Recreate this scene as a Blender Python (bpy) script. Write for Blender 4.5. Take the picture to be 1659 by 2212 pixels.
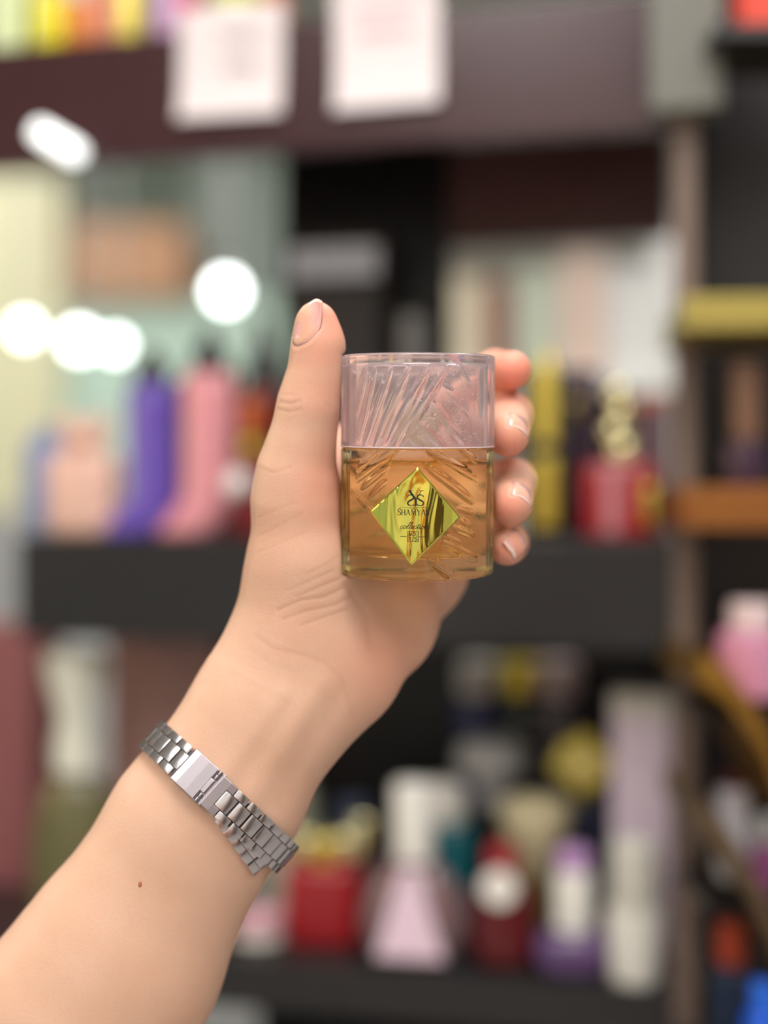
import bpy, bmesh, math, random
import numpy as np
from mathutils import Vector, Matrix

random.seed(7); np.random.seed(7)
for o in list(bpy.data.objects): bpy.data.objects.remove(o)
SC = bpy.context.scene
COL = SC.collection

# ------------------------------------------------------------------ camera
F = 3063.0          # focal length in pixels of the 1659x2212 frame
CX, CY = 829.5, 1106.0
Z0 = 1.45           # eye height
cam_d = bpy.data.cameras.new('camera'); cam = bpy.data.objects.new('camera', cam_d); COL.objects.link(cam)
cam.location = (0, 0, Z0); cam.rotation_euler = (math.pi/2, 0, 0)
cam_d.sensor_fit = 'HORIZONTAL'; cam_d.sensor_width = 36.0; cam_d.lens = 36.0*F/1659.0
cam_d.clip_start = 0.05; cam_d.clip_end = 50
cam_d.dof.use_dof = True; cam_d.dof.focus_distance = 0.556; cam_d.dof.aperture_fstop = 2.6
SC.camera = cam
# ------------------------------------------------------------------ world, exposure
w = bpy.data.worlds.new('world'); SC.world = w; w.use_nodes = True
w.node_tree.nodes['Background'].inputs[0].default_value = (0.9, 0.95, 1.0, 1)
w.node_tree.nodes['Background'].inputs[1].default_value = 0.4
SC.view_settings.view_transform = 'Standard'; SC.view_settings.look = 'None'
SC.view_settings.gamma = 1.0; SC.view_settings.use_curve_mapping = False
SC.view_settings.exposure = -0.22
SC.cycles.max_bounces = 12; SC.cycles.transmission_bounces = 11; SC.cycles.glossy_bounces = 4
SC.cycles.use_light_tree = False; SC.cycles.diffuse_bounces = 3; SC.cycles.transparent_max_bounces = 12
SC.cycles.sample_clamp_indirect = 6.0; SC.cycles.blur_glossy = 0.6
PANEL = 13.0         # strength of the ceiling light panels
def area(name, loc, size, energy, col, rot):
    l = bpy.data.lights.new(name, 'AREA'); l.shape = 'RECTANGLE'; l.size, l.size_y = size; l.energy = energy; l.color = col
    o = bpy.data.objects.new(name, l); COL.objects.link(o); o.location = loc; o.rotation_euler = rot
    return o
# warm wall-washer lamp of the shop on the left
area('warm_display_lamp', (-1.5, 0.75, 1.75), (0.5, 0.9), 6, (1.0, 0.68, 0.44), (0, math.radians(-98), 0))

# ------------------------------------------------------------------ helpers
def P(px, py, d):                 # pixel and depth (metres) -> world point
    return Vector(((px-CX)/F*d, d, (CY-py)/F*d + Z0))
def tag(o, label=None, cat=None, group=None, kind=None):
    if label: o['label'] = label
    if cat: o['category'] = cat
    if group: o['group'] = group
    if kind: o['kind'] = kind
    return o
def empty(name, M=None, parent=None):
    o = bpy.data.objects.new(name, None); COL.objects.link(o); o.empty_display_size = 0.02
    if M is not None: o.matrix_world = M
    if parent: o.parent = parent
    return o
def link(name, me, m, parent=None, M=None, smooth=False):
    if m is not None and not me.materials: me.materials.append(m)
    if smooth:
        me.polygons.foreach_set('use_smooth', [True]*len(me.polygons))
    o = bpy.data.objects.new(name, me); COL.objects.link(o)
    if parent: o.parent = parent
    if M is not None: o.matrix_basis = M
    return o
def mesh_of(name, bm):
    me = bpy.data.meshes.new(name); bm.normal_update(); bm.to_mesh(me); bm.free(); return me
def pyd(name, v, f):
    me = bpy.data.meshes.new(name); me.from_pydata([tuple(map(float, q)) for q in v], [], [tuple(map(int, q)) for q in f]); me.update(); return me
def bm_box(c, s, bev=0.0, seg=2):
    bm = bmesh.new(); bmesh.ops.create_cube(bm, size=1)
    for v in bm.verts: v.co = Vector((v.co.x*s[0]+c[0], v.co.y*s[1]+c[1], v.co.z*s[2]+c[2]))
    if bev > 0: bmesh.ops.bevel(bm, geom=bm.edges[:], offset=bev, segments=seg, affect='EDGES', profile=0.6)
    return bm
def box(name, c, s, m, parent=None, bev=0.0, M=None, seg=2):
    return link(name, mesh_of(name, bm_box(c, s, bev, seg)), m, parent, M, smooth=False)
def lathe_mesh(name, prof, seg=40, sx=1.0, sy=1.0, shape=None):
    """prof: list of (r,z). closed at the ends by poles when r==0."""
    v = []; f = []
    n = len(prof)
    for r, z in prof:
        for i in range(seg):
            a = 2*math.pi*i/seg
            k = 1.0 if shape is None else shape(a)
            v.append((r*k*math.cos(a)*sx, r*k*math.sin(a)*sy, z))
    for j in range(n-1):
        for i in range(seg):
            i2 = (i+1) % seg
            f.append((j*seg+i, j*seg+i2, (j+1)*seg+i2, (j+1)*seg+i))
    f.append(tuple(range(seg-1, -1, -1))); f.append(tuple((n-1)*seg+i for i in range(seg)))
    return pyd(name, v, f)
def lathe(name, prof, m, parent=None, seg=40, sx=1.0, sy=1.0, M=None, shape=None, smooth=True):
    me = lathe_mesh(name, prof, seg, sx, sy, shape)
    o = link(name, me, m, parent, M, smooth)
    if smooth:
        try: me.set_sharp_from_angle(angle=math.radians(38))
        except Exception: pass
    return o
def squircle(p=4.0):
    return lambda a: 1.0/((abs(math.cos(a))**p + abs(math.sin(a))**p)**(1.0/p))

# ------------------------------------------------------------------ materials
MATS = {}
def mat(name, col=(0.8,0.8,0.8), rough=0.5, metal=0.0, trans=0.0, ior=1.45, emis=None, es=0.0, noise=0.0, nscale=40.0, bump=0.0, coat=0.0, alpha=1.0):
    if name in MATS: return MATS[name]
    m = bpy.data.materials.new(name); m.use_nodes = True; nt = m.node_tree; b = nt.nodes['Principled BSDF']
    b.inputs['Base Color'].default_value = (*col, 1); b.inputs['Roughness'].default_value = rough
    b.inputs['Metallic'].default_value = metal; b.inputs['Transmission Weight'].default_value = trans
    b.inputs['IOR'].default_value = ior; b.inputs['Coat Weight'].default_value = coat
    if emis: b.inputs['Emission Color'].default_value = (*emis, 1); b.inputs['Emission Strength'].default_value = es
    if noise > 0 or bump > 0:
        tc = nt.nodes.new('ShaderNodeTexCoord'); nz = nt.nodes.new('ShaderNodeTexNoise'); nz.inputs['Scale'].default_value = nscale
        nz.inputs['Detail'].default_value = 4
        nt.links.new(tc.outputs['Object'], nz.inputs['Vector'])
        if noise > 0:
            mx = nt.nodes.new('ShaderNodeMix'); mx.data_type = 'RGBA'
            mx.inputs['A'].default_value = tuple(c*(1-noise) for c in col)+(1,); mx.inputs['B'].default_value = tuple(min(1, c*(1+noise)) for c in col)+(1,)
            nt.links.new(nz.outputs['Fac'], mx.inputs['Factor']); nt.links.new(mx.outputs['Result'], b.inputs['Base Color'])
        if bump > 0:
            bp = nt.nodes.new('ShaderNodeBump'); bp.inputs['Strength'].default_value = bump; bp.inputs['Distance'].default_value = 0.002
            nt.links.new(nz.outputs['Fac'], bp.inputs['Height']); nt.links.new(bp.outputs['Normal'], b.inputs['Normal'])
    MATS[name] = m; return m
def S(r, g, b):     # sRGB 0..255 -> linear
    f = lambda c: (c/255)/12.92 if c <= 10 else ((c/255+0.055)/1.055)**2.4
    return (f(r), f(g), f(b))

# ================================================================== the room
wallm = mat('sage_wall', S(196,212,200), 0.6, noise=0.04, nscale=6)
rearm = mat('cream_wall', S(240,236,228), 0.6, noise=0.04, nscale=6)
floorm = mat('grey_floor_tile', S(180,174,170), 0.35, noise=0.08, nscale=9)
ceilm = mat('white_ceiling', S(225,224,220), 0.7, noise=0.03, nscale=8)
def plane_box(name, c, s, m):
    return tag(box(name, c, s, m), kind='structure')
plane_box('floor', (0, 1.75, -0.05), (6.2, 7.7, 0.1), floorm)
plane_box('ceiling', (0, 1.75, 2.95), (6.2, 7.7, 0.1), ceilm)
plane_box('wall_back', (0, 5.65, 1.45), (6.2, 0.1, 2.9), wallm)
plane_box('wall_front', (0, -2.05, 1.45), (6.2, 0.1, 2.9), rearm)
plane_box('wall_left', (-3.15, 1.75, 1.45), (0.1, 7.7, 2.9), wallm)
plane_box('wall_right', (3.15, 1.75, 1.45), (0.1, 7.7, 2.9), rearm)
panel_e = mat('panel_light', (1,1,1), 0.5, emis=(1.0, 0.98, 0.955), es=PANEL)
frame_w = mat('white_metal', S(230,230,228), 0.4, noise=0.02)
def ceiling_panel(x, y, lab, sx=0.6, sy=1.2):
    t = tag(empty('ceiling_light', Matrix.Translation((x, y, 2.9))), lab, 'ceiling light', 'ceiling light panels')
    box('diffuser', (0, 0, -0.02), (sx, sy, 0.01), panel_e, t)
    for sgn in (-1, 1):
        box('frame_rail', (sgn*(sx/2+0.012), 0, -0.016), (0.02, sy+0.05, 0.03), frame_w, t)
        box('frame_rail', (0, sgn*(sy/2+0.012), -0.016), (sx, 0.02, 0.03), frame_w, t)
for x, y, lab in [(-0.85, -1.1, 'white rectangular ceiling light panel behind the photographer, left one'),
                  (0.85, -1.1, 'white rectangular ceiling light panel behind the photographer, right one'),
                  (0.0, 0.1, 'white rectangular ceiling light panel directly above the held perfume bottle'),
                  (-1.2, 2.6, 'white rectangular ceiling light panel in the shop beyond the shelf, left one'),
                  (0.7, 1.7, 'white rectangular ceiling light panel in the shop beyond the shelf, right one')]:
    ceiling_panel(x, y, lab)

# unseen furniture added behind the photographer, to be reflected in the foil
rear = tag(empty('added_rear_shelf', Matrix.Translation((1.25, -1.99, 0))), 'unseen dark wooden shelf added for reflections behind the photographer', 'shelf')
rw = mat('added_dark_wood', S(120,92,72), 0.4, noise=0.15, nscale=10)
for x in (-0.42, 0.42): box('added_upright', (x, 0.15, 1.1), (0.03, 0.3, 2.2), rw, rear, 0.002)
for z in (0.1, 0.55, 1.0, 1.45, 1.9, 2.19): box('board', (0, 0.15, z), (0.81, 0.3, 0.03), rw, rear, 0.002)
box('back_panel', (0, 0.006, 1.1), (0.81, 0.008, 2.2), rw, rear)  # back of the added unseen shelf
wood = tag(empty('added_wood_cabinet', Matrix.Translation((0.05, -1.99, 0))), 'unseen orange wooden cabinet added for reflections behind the photographer', 'cabinet')
ow = mat('added_orange_wood', S(206,132,72), 0.4, noise=0.15, nscale=10)
box('body', (0, 0.2, 0.6), (0.7, 0.38, 1.2), ow, wood, 0.004)
for sx_ in (-1, 1):
    d_ = box('added_door', (sx_*0.172, 0.398, 0.6), (0.335, 0.018, 1.12), ow, wood, 0.003); box('added_handle', (sx_*0.03, 0.415, 0.7), (0.012, 0.02, 0.14), frame_w, d_, 0.002)
# ================================================================== shelf unit frame
TH = math.radians(13.5); D0 = 1.15
EU = Vector((math.cos(TH), -math.sin(TH), 0)); EN = Vector((math.sin(TH), math.cos(TH), 0))
ORG = Vector((0, D0, Z0))
SHELF_M = Matrix(((EU.x, EN.x, 0, ORG.x), (EU.y, EN.y, 0, ORG.y), (0, 0, 1, ORG.z), (0, 0, 0, 1)))
def SP(px, py, wd):      # pixel seen on the plane wd metres behind the shelf front: u, v, metres per pixel
    a = (px-CX)/F
    t = (D0*math.cos(TH)+wd)/(a*math.sin(TH)+math.cos(TH))
    q = Vector((t*a, t-D0, 0))
    return q.dot(EU), (CY-py)/F*t, t/F
V_TOP, V_TOPB, V_MID, V_MIDB, V_LOW, V_LOWB = 0.402, 0.298, -0.022, -0.108, -0.372, -0.412

maroon = mat('maroon_laminate', S(64,38,41), 0.24, noise=0.16, nscale=9)
darkboard = mat('charcoal_laminate', S(38,37,38), 0.28, noise=0.12, nscale=14)
blackboard = mat('black_laminate', S(20,17,20), 0.35, noise=0.15, nscale=10)
taupe = mat('taupe_laminate', S(126,108,98), 0.35, noise=0.1, nscale=10)
greypost = mat('grey_green_laminate', S(116,116,108), 0.3, noise=0.1, nscale=8)
unit = tag(empty('display_shelf', SHELF_M), 'dark laminate display shelf with three boards carrying perfume bottles', 'shelf')
uL = SP(-700, 1106, 0)[0]; uR = SP(1455, 1106, 0)[0]; uML = SP(40, 1106, 0)[0]
def ub(name, u0, u1, w0, w1, v0, v1, m, bev=0.0015):
    return box(name, ((u0+u1)/2, (w0+w1)/2, (v0+v1)/2), (u1-u0, w1-w0, v1-v0), m, unit, bev)
DEP = 0.26
ub('board', uL, uR, 0.018, DEP, V_TOP-0.02, V_TOP, maroon)
ub('fascia', uL, uR, 0.0, 0.018, V_TOPB, V_TOP+0.001, maroon)
ub('board', uML, uR, 0.018, DEP, V_MID-0.02, V_MID, darkboard)
ub('fascia', uML, uR, 0.0, 0.018, V_MIDB, V_MID+0.001, darkboard)
ub('underside_board', uML, uR, 0.018, DEP, V_MIDB, V_MIDB+0.015, blackboard)
ub('board', uL, uR, 0.018, DEP+0.14, V_LOW-0.02, V_LOW, darkboard)
ub('fascia', uL, uR, 0.0, 0.018, V_LOWB, V_LOW+0.001, darkboard)
ub('side_panel', uR, uR+0.017, 0.0, 0.05, V_MID, V_TOP+0.35, taupe)
ub('side_panel', uR, uR+0.017, 0.0, DEP+0.14, -1.45, V_MID, taupe)
ub('side_panel', uL-0.017, uL, 0.0, DEP+0.14, -1.45, V_TOP+0.35, taupe)
ub('front_post', SP(1405,0,-0.02)[0], SP(1560,0,-0.02)[0], -0.03, -0.001, V_TOPB+0.006, V_TOP+0.35, greypost)
ub('back_panel', SP(608,0,DEP)[0], SP(972,0,DEP)[0], DEP, DEP+0.012, V_MID-0.02, V_TOP, blackboard)
ub('back_panel', SP(972,0,DEP)[0], SP(1450,0,DEP)[0], DEP, DEP+0.012, SP(1200,522,DEP)[1], V_TOP, mat('brown_laminate', S(92,62,62), 0.4, noise=0.14, nscale=14))
ub('back_panel', SP(470,0,DEP)[0], uR, DEP+0.13, DEP+0.14, -1.3, V_MIDB, blackboard)
ub('base_cabinet', uL, uR, 0.03, DEP+0.13, -1.45, V_LOWB-0.18, blackboard)
ub('back_panel', SP(1140,0,DEP)[0], SP(1450,0,DEP)[0], DEP, DEP+0.012, V_MID-0.02, SP(1300,850,DEP)[1], blackboard)

# -------------------------------------------------- notes taped to the top fascia
paper = mat('white_paper', S(236,226,228), 0.7, noise=0.03, nscale=30)
tape = mat('clear_tape', S(235,232,225), 0.25, noise=0.03)
inkg = mat('grey_ink', S(120,110,114), 0.6, noise=0.05)
inkp = mat('pink_ink', S(222,140,150), 0.6, noise=0.05)
def ribbon(pts, wd, th=0.00015, closed=False):
    """flat stroke in local x,z plane facing -y; wd may be a list"""
    n = len(pts); v = []; f = []
    for i, p in enumerate(pts):
        a = pts[max(i-1, 0)]; b = pts[min(i+1, n-1)]
        dx, dz = b[0]-a[0], b[1]-a[1]; L = math.hypot(dx, dz) or 1
        nx, nz = -dz/L, dx/L; h = (wd[i] if isinstance(wd, (list, tuple)) else wd)/2
        v += [(p[0]+nx*h, p[1]+nz*h), (p[0]-nx*h, p[1]-nz*h)]
    for i in range(n-1): f.append((2*i, 2*i+1, 2*i+3, 2*i+2))
    return v, f
def ribbons_mesh(name, strokes, wrap):
    V = []; Fc = []
    for pts, wd in strokes:
        v, f = ribbon(pts, wd); o = len(V)
        V += [wrap(*q) for q in v]; Fc += [tuple(o+i for i in q) for q in f]
    return pyd(name, V, Fc)
def squiggle(x, z, L, amp, n=26):
    return [(x+L*i/n, z+amp*math.sin(i*1.9+0.6*math.sin(i*0.8))*(0.6+0.4*math.sin(i*0.5))) for i in range(n+1)]
def note(x0, x1, y0, y1, ink, lines, lab, tilt):
    u0, v1, s = SP(x0, y0, -0.002); u1, v0, _ = SP(x1, y1, -0.002)
    W, H = u1-u0, v1-v0
    t = tag(empty('price_note', SHELF_M @ Matrix.Translation(((u0+u1)/2, -0.002, (v0+v1)/2)) @ Matrix.Rotation(tilt, 4, 'Y')), lab, 'note', 'notes taped to the shelf fascia')
    # slightly curled sheet with thickness
    n = 8; v = []; f = []
    for k in (0, 1):
        for j in range(n+1):
            for i in range(n+1):
                a, b = i/n-0.5, j/n-0.5
                v.append((a*W, -0.0006*k-0.004*max(0, -b-0.1)**2*8, b*H))
    N = (n+1)**2
    for j in range(n):
        for i in range(n):
            q = (j*(n+1)+i, j*(n+1)+i+1, (j+1)*(n+1)+i+1, (j+1)*(n+1)+i)
            f.append(q[::-1]); f.append(tuple(N+i for i in q))
    link('sheet', pyd('sheet', v, f), paper, t, smooth=True)
    me = ribbons_mesh('handwriting', [(squiggle(cx*W, cz*H, L*W, 0.004), 0.0020) for cx, cz, L in lines], lambda x, z: (x, -0.0032, z))
    link('handwriting', me, ink, t)
    box('tape', (0, -0.0008, H*0.48), (W*0.3, 0.0004, 0.012), tape, t)
note(388, 612, 22, 246, inkg, [(-0.1, 0.22, 0.42), (-0.05, -0.05, 0.34)], 'white paper note with grey handwriting, left of the two', 0.012)
note(722, 950, -30, 226, inkp, [(-0.3, 0.3, 0.6), (-0.25, 0.1, 0.5)], 'white paper note with faint pink handwriting, right of the two', -0.01)

# ================================================================== background bottles
def on_shelf(px, wd, vb, rz=0.0):
    u, v, s = SP(px, 1106, wd)
    return SHELF_M @ Matrix.Translation((u, wd, vb)) @ Matrix.Rotation(rz, 4, 'Z'), s
def hgt(py, wd, vb, px):
    return SP(px, py, wd)[1]-vb
BOTTLE_GROUP = None
def rounded(r, z0, z1, e, n=4, top=True):
    p = [(0.0001, z0), (r-e, z0)]
    for i in range(1, n+1):
        a = math.pi/2*i/n; p.append((r-e+e*math.sin(a), z0+e-e*math.cos(a)))
    for i in range(n+1):
        a = math.pi/2*i/n; p.append((r-e+e*math.cos(a), z1-e+e*math.sin(a)))
    p.append((0.0001, z1))
    return p
white_p = mat('white_plastic', S(236,234,226), 0.3, noise=0.03)
gold = mat('gold_metal', S(214,190,84), 0.28, 1.0, noise=0.08, nscale=60)
palegold = mat('pale_gold_metal', S(232,224,176), 0.25, 1.0, noise=0.08, nscale=60)
blackp = mat('black_gloss', S(18,16,18), 0.15, noise=0.1, coat=0.3)
redg = mat('deep_red_glass', S(150,10,26), 0.12, coat=0.4, noise=0.12)
darkred = mat('dark_red_lacquer', S(92,16,24), 0.15, coat=0.4, noise=0.12)
purple = mat('purple_lacquer', S(104,78,180), 0.18, coat=0.5, noise=0.1)
pinkl = mat('rose_lacquer', S(226,150,158), 0.2, coat=0.4, noise=0.06)
peach = mat('peach_glass', S(236,192,174), 0.2, coat=0.3, noise=0.05)
def scrub(name): return name

# stiletto-shaped bottle: a curved body leaning up from a pointed toe, dark cone cap
def heel_bottle(px, ytop, ybody, wpx, wd, body, lab):
    M, s = on_shelf(px, wd, V_MID, 0.25)
    t = tag(empty('heel_perfume_bottle', M), lab, 'perfume bottle', 'stiletto-shaped perfume bottles')
    Hb = hgt(ybody, wd, V_MID, px); Ht = hgt(ytop, wd, V_MID, px); wm = wpx*s
    n = 22; seg = 28; v = []; f = []
    for j in range(n+1):
        q = j/n
        if q < 0.22: rx = wm*(0.62-0.5*q); x0 = -wm*0.42*(1-q/0.22)
        else: rx = wm*(0.51-0.03*math.sin((q-0.22)*4)); x0 = 0
        if q > 0.9: rx *= 1-(q-0.9)*3.5
        if q < 0.04: rx *= 0.85
        for i in range(seg):
            a = 2*math.pi*i/seg
            v.append((x0+rx*math.cos(a), rx*0.62*math.sin(a), q*Hb))
    for j in range(n):
        for i in range(seg):
            k = (i+1) % seg; f.append((j*seg+i, j*seg+k, (j+1)*seg+k, (j+1)*seg+i))
    f.append(tuple(range(seg-1, -1, -1))); f.append(tuple(n*seg+i for i in range(seg)))
    link('body', pyd('body', v, f), body, t, smooth=True)
    r = wm*0.36
    lathe('heel_cap', [(0.0001, Hb-0.004), (r*1.0, Hb-0.004), (r*0.95, Hb+0.006), (r*0.55, Hb+(Ht-Hb)*0.6), (r*0.28, Ht-0.002), (0.0001, Ht)], blackp, t, 24)
    # slim heel behind the body
    v = []
    box('heel', (wm*0.5, 0.004, Hb*0.5), (0.007, 0.008, Hb*0.98), blackp, t, 0.002)
heel_bottle(328, 745, 815, 112, 0.07, purple, 'purple stiletto-shaped perfume bottle with pointed black cap')
heel_bottle(452, 705, 790, 118, 0.07, pinkl, 'rose pink stiletto-shaped perfume bottle with pointed black cap')
heel_bottle(566, 680, 820, 100, 0.09, darkred, 'dark red stiletto-shaped perfume bottle beside the thumb')

# peach bottle with bow-like cap
M, s = on_shelf(183, 0.08, V_MID, 0.1)
t = tag(empty('peach_perfume_bottle', M), 'peach rounded perfume bottle with a flared bow-like stopper', 'perfume bottle')
hb = hgt(975, 0.08, V_MID, 183); ht = hgt(888, 0.08, V_MID, 183)
lathe('body', rounded(80*s, 0, hb, 0.012), peach, t, 40, 1, 0.6, shape=squircle(3.0))
lathe('neck', [(0.0001, hb-0.002), (24*s, hb-0.002), (22*s, hb+0.008), (26*s, hb+0.012), (0.0001, hb+0.012)], mat('copper_collar', S(214,158,130), 0.25, 0.6, noise=0.05), t, 24)
for sg in (-1, 1):
    o = lathe('stopper_wing', rounded(27*s, 0, ht-hb-0.008, 0.007), peach, t, 24, 1.0, 0.7, M=Matrix.Translation((sg*12*s, 0, hb+0.006)) @ Matrix.Rotation(sg*0.5, 4, 'Y'))
# blue sphere-like bottle behind the peach one
M, s = on_shelf(100, 0.17, V_MID)
t = tag(empty('blue_perfume_bottle', M), 'soft blue round perfume bottle behind the peach bottle', 'perfume bottle')
hb = hgt(925, 0.17, V_MID, 100)
lathe('body', rounded(46*s, 0, hb*0.93, 0.016), mat('soft_blue_glass', S(140,158,206), 0.2, noise=0.06, coat=0.3), t, 32)
lathe('cap', rounded(20*s, hb*0.92, hb*1.02, 0.003), mat('dusty_blue', S(150,165,205), 0.3, noise=0.06), t, 24)
# orange and red small bottle hidden by the thumb
M, s = on_shelf(545, 0.03, V_MID)
t = tag(empty('amber_perfume_bottle', M), 'small amber and gold perfume bottle in front of the dark red one', 'perfume bottle')
lathe('body', rounded(34*s, 0, hgt(985, 0.03, V_MID, 545), 0.006), mat('ruby_glass', S(120,18,28), 0.15, noise=0.1, coat=0.4), t, 28)
lathe('collar', rounded(22*s, hgt(985, 0.03, V_MID, 545), hgt(945, 0.03, V_MID, 545), 0.002), gold, t, 24)
lathe('cap', rounded(28*s, hgt(945, 0.03, V_MID, 545), hgt(860, 0.03, V_MID, 545), 0.006), mat('amber_lacquer', S(178,78,24), 0.2, noise=0.1, coat=0.3), t, 24)
lathe('glint_bead', [(0.0001,-0.011),(0.008,-0.008),(0.0115,0),(0.008,0.008),(0.001,0.013),(0.0001,0.013)], mat('white_glint', S(244,242,238), 0.2, coat=0.5, noise=0.02), t, 20, M=Matrix.Translation((-22*s, -36*s, hgt(1045, 0.0, V_MID, 520))))  # white glint on the glass, built as a small pale bead

# right group on the middle shelf
M, s = on_shelf(1183, 0.06, V_MID, 0.05)
t = tag(empty('black_gold_perfume_bottle', M), 'tall black perfume bottle with gold front plaque and gold pointed cap', 'perfume bottle')
h1 = hgt(800, 0.06, V_MID, 1183)
box('body', (0, 0, h1*0.5), (100*s, 0.05, h1), blackp, t, 0.004)
box('upper_plaque', (0, -0.0262, h1*0.77), (42*s, 0.003, h1*0.42), gold, t, 0.001)
box('lower_plaque', (0, -0.0262, h1*0.27), (46*s, 0.003, h1*0.40), gold, t, 0.001)
lathe('cap', [(0.0001, h1), (22*s, h1), (20*s, h1+0.006), (8*s, h1+0.012), (0.0001, h1+0.018)], gold, t, 20)
M, s = on_shelf(1245, 0.16, V_MID, 0.05)
t = tag(empty('plum_perfume_bottle', M), 'dark plum perfume bottle with a gold ball beside the gold plaque bottle', 'perfume bottle')
h1 = hgt(800, 0.16, V_MID, 1245)
lathe('body', rounded(52*s, 0, h1, 0.006), mat('plum_lacquer', S(58,32,58), 0.2, noise=0.1, coat=0.3), t, 28, shape=squircle(5))
lathe('gold_ball', [(0.0001,-0.0115)]+[(0.0115*math.sin(math.pi*i/10), -0.0115*math.cos(math.pi*i/10)) for i in range(1,10)]+[(0.0001,0.0115)], gold, t, 20, M=Matrix.Translation((-12*s, -0.032, hgt(885, 0.13, V_MID, 1230))))
M, s = on_shelf(1340, 0.05, V_MID, 0.1)
t = tag(empty('red_perfume_bottle', M), 'red faceted perfume bottle with tall pale gold figure cap on the middle shelf', 'perfume bottle')
h1 = hgt(1000, 0.05, V_MID, 1340); h2 = hgt(825, 0.05, V_MID, 1340)
lathe('body', rounded(84*s, 0, h1, 0.008), redg, t, 36, 1, 0.6, shape=squircle(6))
box('label', (-20*s, -0.0195, h1*0.5), (36*s, 0.004, h1*0.85), mat('rose_label', S(190,120,126), 0.4, noise=0.08), t, 0.001)
box('gold_seal', (62*s, -0.016, h1*0.45), (30*s, 0.012, h1*0.5), gold, t, 0.004)
for k, (dx, q0, q1, r) in enumerate([(8,0.0,0.3,34),(-12,0.26,0.52,30),(4,0.46,0.75,26),(-4,0.7,1.0,28)]):
    lathe('cap_petal', rounded(r*s, h1+(h2-h1)*q0-0.001, h1+(h2-h1)*q1, 0.007), palegold, t, 20, 1, 0.8, M=Matrix.Translation((dx*s, 0, 0)))
M, s = on_shelf(1408, 0.12, V_MID)
t = tag(empty('mauve_perfume_box', M), 'mauve carton with orange top behind the red bottle', 'box')
h1 = hgt(860, 0.12, V_MID, 1408)
box('carton', (0, 0, h1*0.46), (62*s, 0.05, h1*0.92), mat('mauve_card', S(120,92,100), 0.5, noise=0.06), t, 0.001)
box('lid', (0, 0, h1*0.96), (63*s, 0.051, h1*0.08), mat('orange_card', S(196,110,80), 0.5, noise=0.06), t, 0.001)

# -------------------------------------------------- top shelf goods, only their lower ends are in frame
def top_item(name, px, wpx, wd, m, lab, cat='perfume bottle', capm=None, boxy=False, hh=0.1, base=0.0):
    M, s = on_shelf(px, wd, V_TOP, 0.1)
    t = tag(empty(name, M), lab, cat)
    if boxy:
        box('carton', (0,0,hh/2), (wpx*s, min(0.04, wpx*s), hh), m, t, 0.001); box('lid', (0,0,hh+0.006), (wpx*s*1.02, min(0.04, wpx*s)*1.02, 0.012), capm or m, t, 0.001)
    else:
        lathe('body', rounded(wpx*s/2, 0, hh*0.65, min(0.01, wpx*s*0.2)), m, t, 28)
        lathe('cap', rounded(wpx*s/3.4, hh*0.65-0.0005, hh, 0.003), capm or white_p, t, 24)
top_item('green_carton', 22, 64, 0.0+0.025, mat('pale_green_card', S(222,236,186), 0.5, noise=0.04), 'pale green perfume carton at the left end of the top shelf', 'box', boxy=True, hh=0.13)
top_item('yellow_perfume_bottle', 105, 68, 0.045, mat('yellow_glass', S(240,228,40), 0.15, noise=0.06, coat=0.4), 'bright yellow perfume bottle beside the green carton')
top_item('orange_perfume_bottle', 165, 60, 0.075, mat('orange_glass', S(220,130,40), 0.2, noise=0.06, coat=0.4), 'orange perfume bottle behind the bright yellow one')
top_item('coral_carton', 205, 80, 0.12, mat('coral_card', S(226,150,130), 0.5, noise=0.05), 'coral carton at the back of the top shelf', 'box', boxy=True)
top_item('gold_perfume_bottle', 278, 62, 0.04, mat('lemon_gold', S(246,226,110), 0.2, 0.3, noise=0.06, coat=0.4), 'lemon gold perfume bottle between orange and lilac bottles')
top_item('lilac_perfume_bottle', 355, 52, 0.05, mat('lilac_glass', S(206,170,214), 0.2, noise=0.06, coat=0.4), 'lilac perfume bottle left of the magenta one')
top_item('magenta_perfume_bottle', 405, 56, 0.08, mat('magenta_glass', S(220,50,110), 0.2, noise=0.06, coat=0.4), 'magenta perfume bottle above the left note')
top_item('lime_perfume_bottle', 510, 104, 0.06, mat('lime_glass', S(206,208,50), 0.2, noise=0.06, coat=0.4), 'wide lime yellow perfume bottle above the left note')
top_item('rust_carton', 596, 44, 0.05, mat('rust_card', S(200,110,70), 0.5, noise=0.05), 'narrow rust carton right of the lime bottle', 'box', boxy=True)

# bluish reflection painted as a pale strip, dark boxes behind the hand
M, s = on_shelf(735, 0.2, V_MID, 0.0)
t = tag(empty('black_carton', M), 'black carton with painted pale blue reflection on the shelf behind the thumb', 'box')
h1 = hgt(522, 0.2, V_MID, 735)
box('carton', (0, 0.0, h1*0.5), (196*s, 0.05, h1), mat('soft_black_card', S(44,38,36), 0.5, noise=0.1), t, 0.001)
box('reflection_band', (0, -0.0256, h1*0.915), (196*s, 0.0015, 66*s), mat('pale_blue_reflection', S(216,224,242), 0.45, noise=0.05), t, 0.0003)
M, s = on_shelf(890, 0.14, V_MID, 0.0)
t = tag(empty('slim_perfume_bottle', M), 'slim dark perfume bottle with grey cap behind the glass bottle', 'perfume bottle')
h1 = hgt(680, 0.14, V_MID, 890)
lathe('body', rounded(44*s, 0, h1*0.75, 0.006), blackp, t, 28); lathe('cap', rounded(26*s, h1*0.749, h1, 0.003), mat('smoke_grey', S(120,118,116), 0.3, noise=0.05), t, 24)

# -------------------------------------------------- lower shelf goods
def lowM(px, wd, rz=0.0): return on_shelf(px, wd, V_LOW, rz)
def H(py, wd, px): return hgt(py, wd, V_LOW, px)
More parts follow.
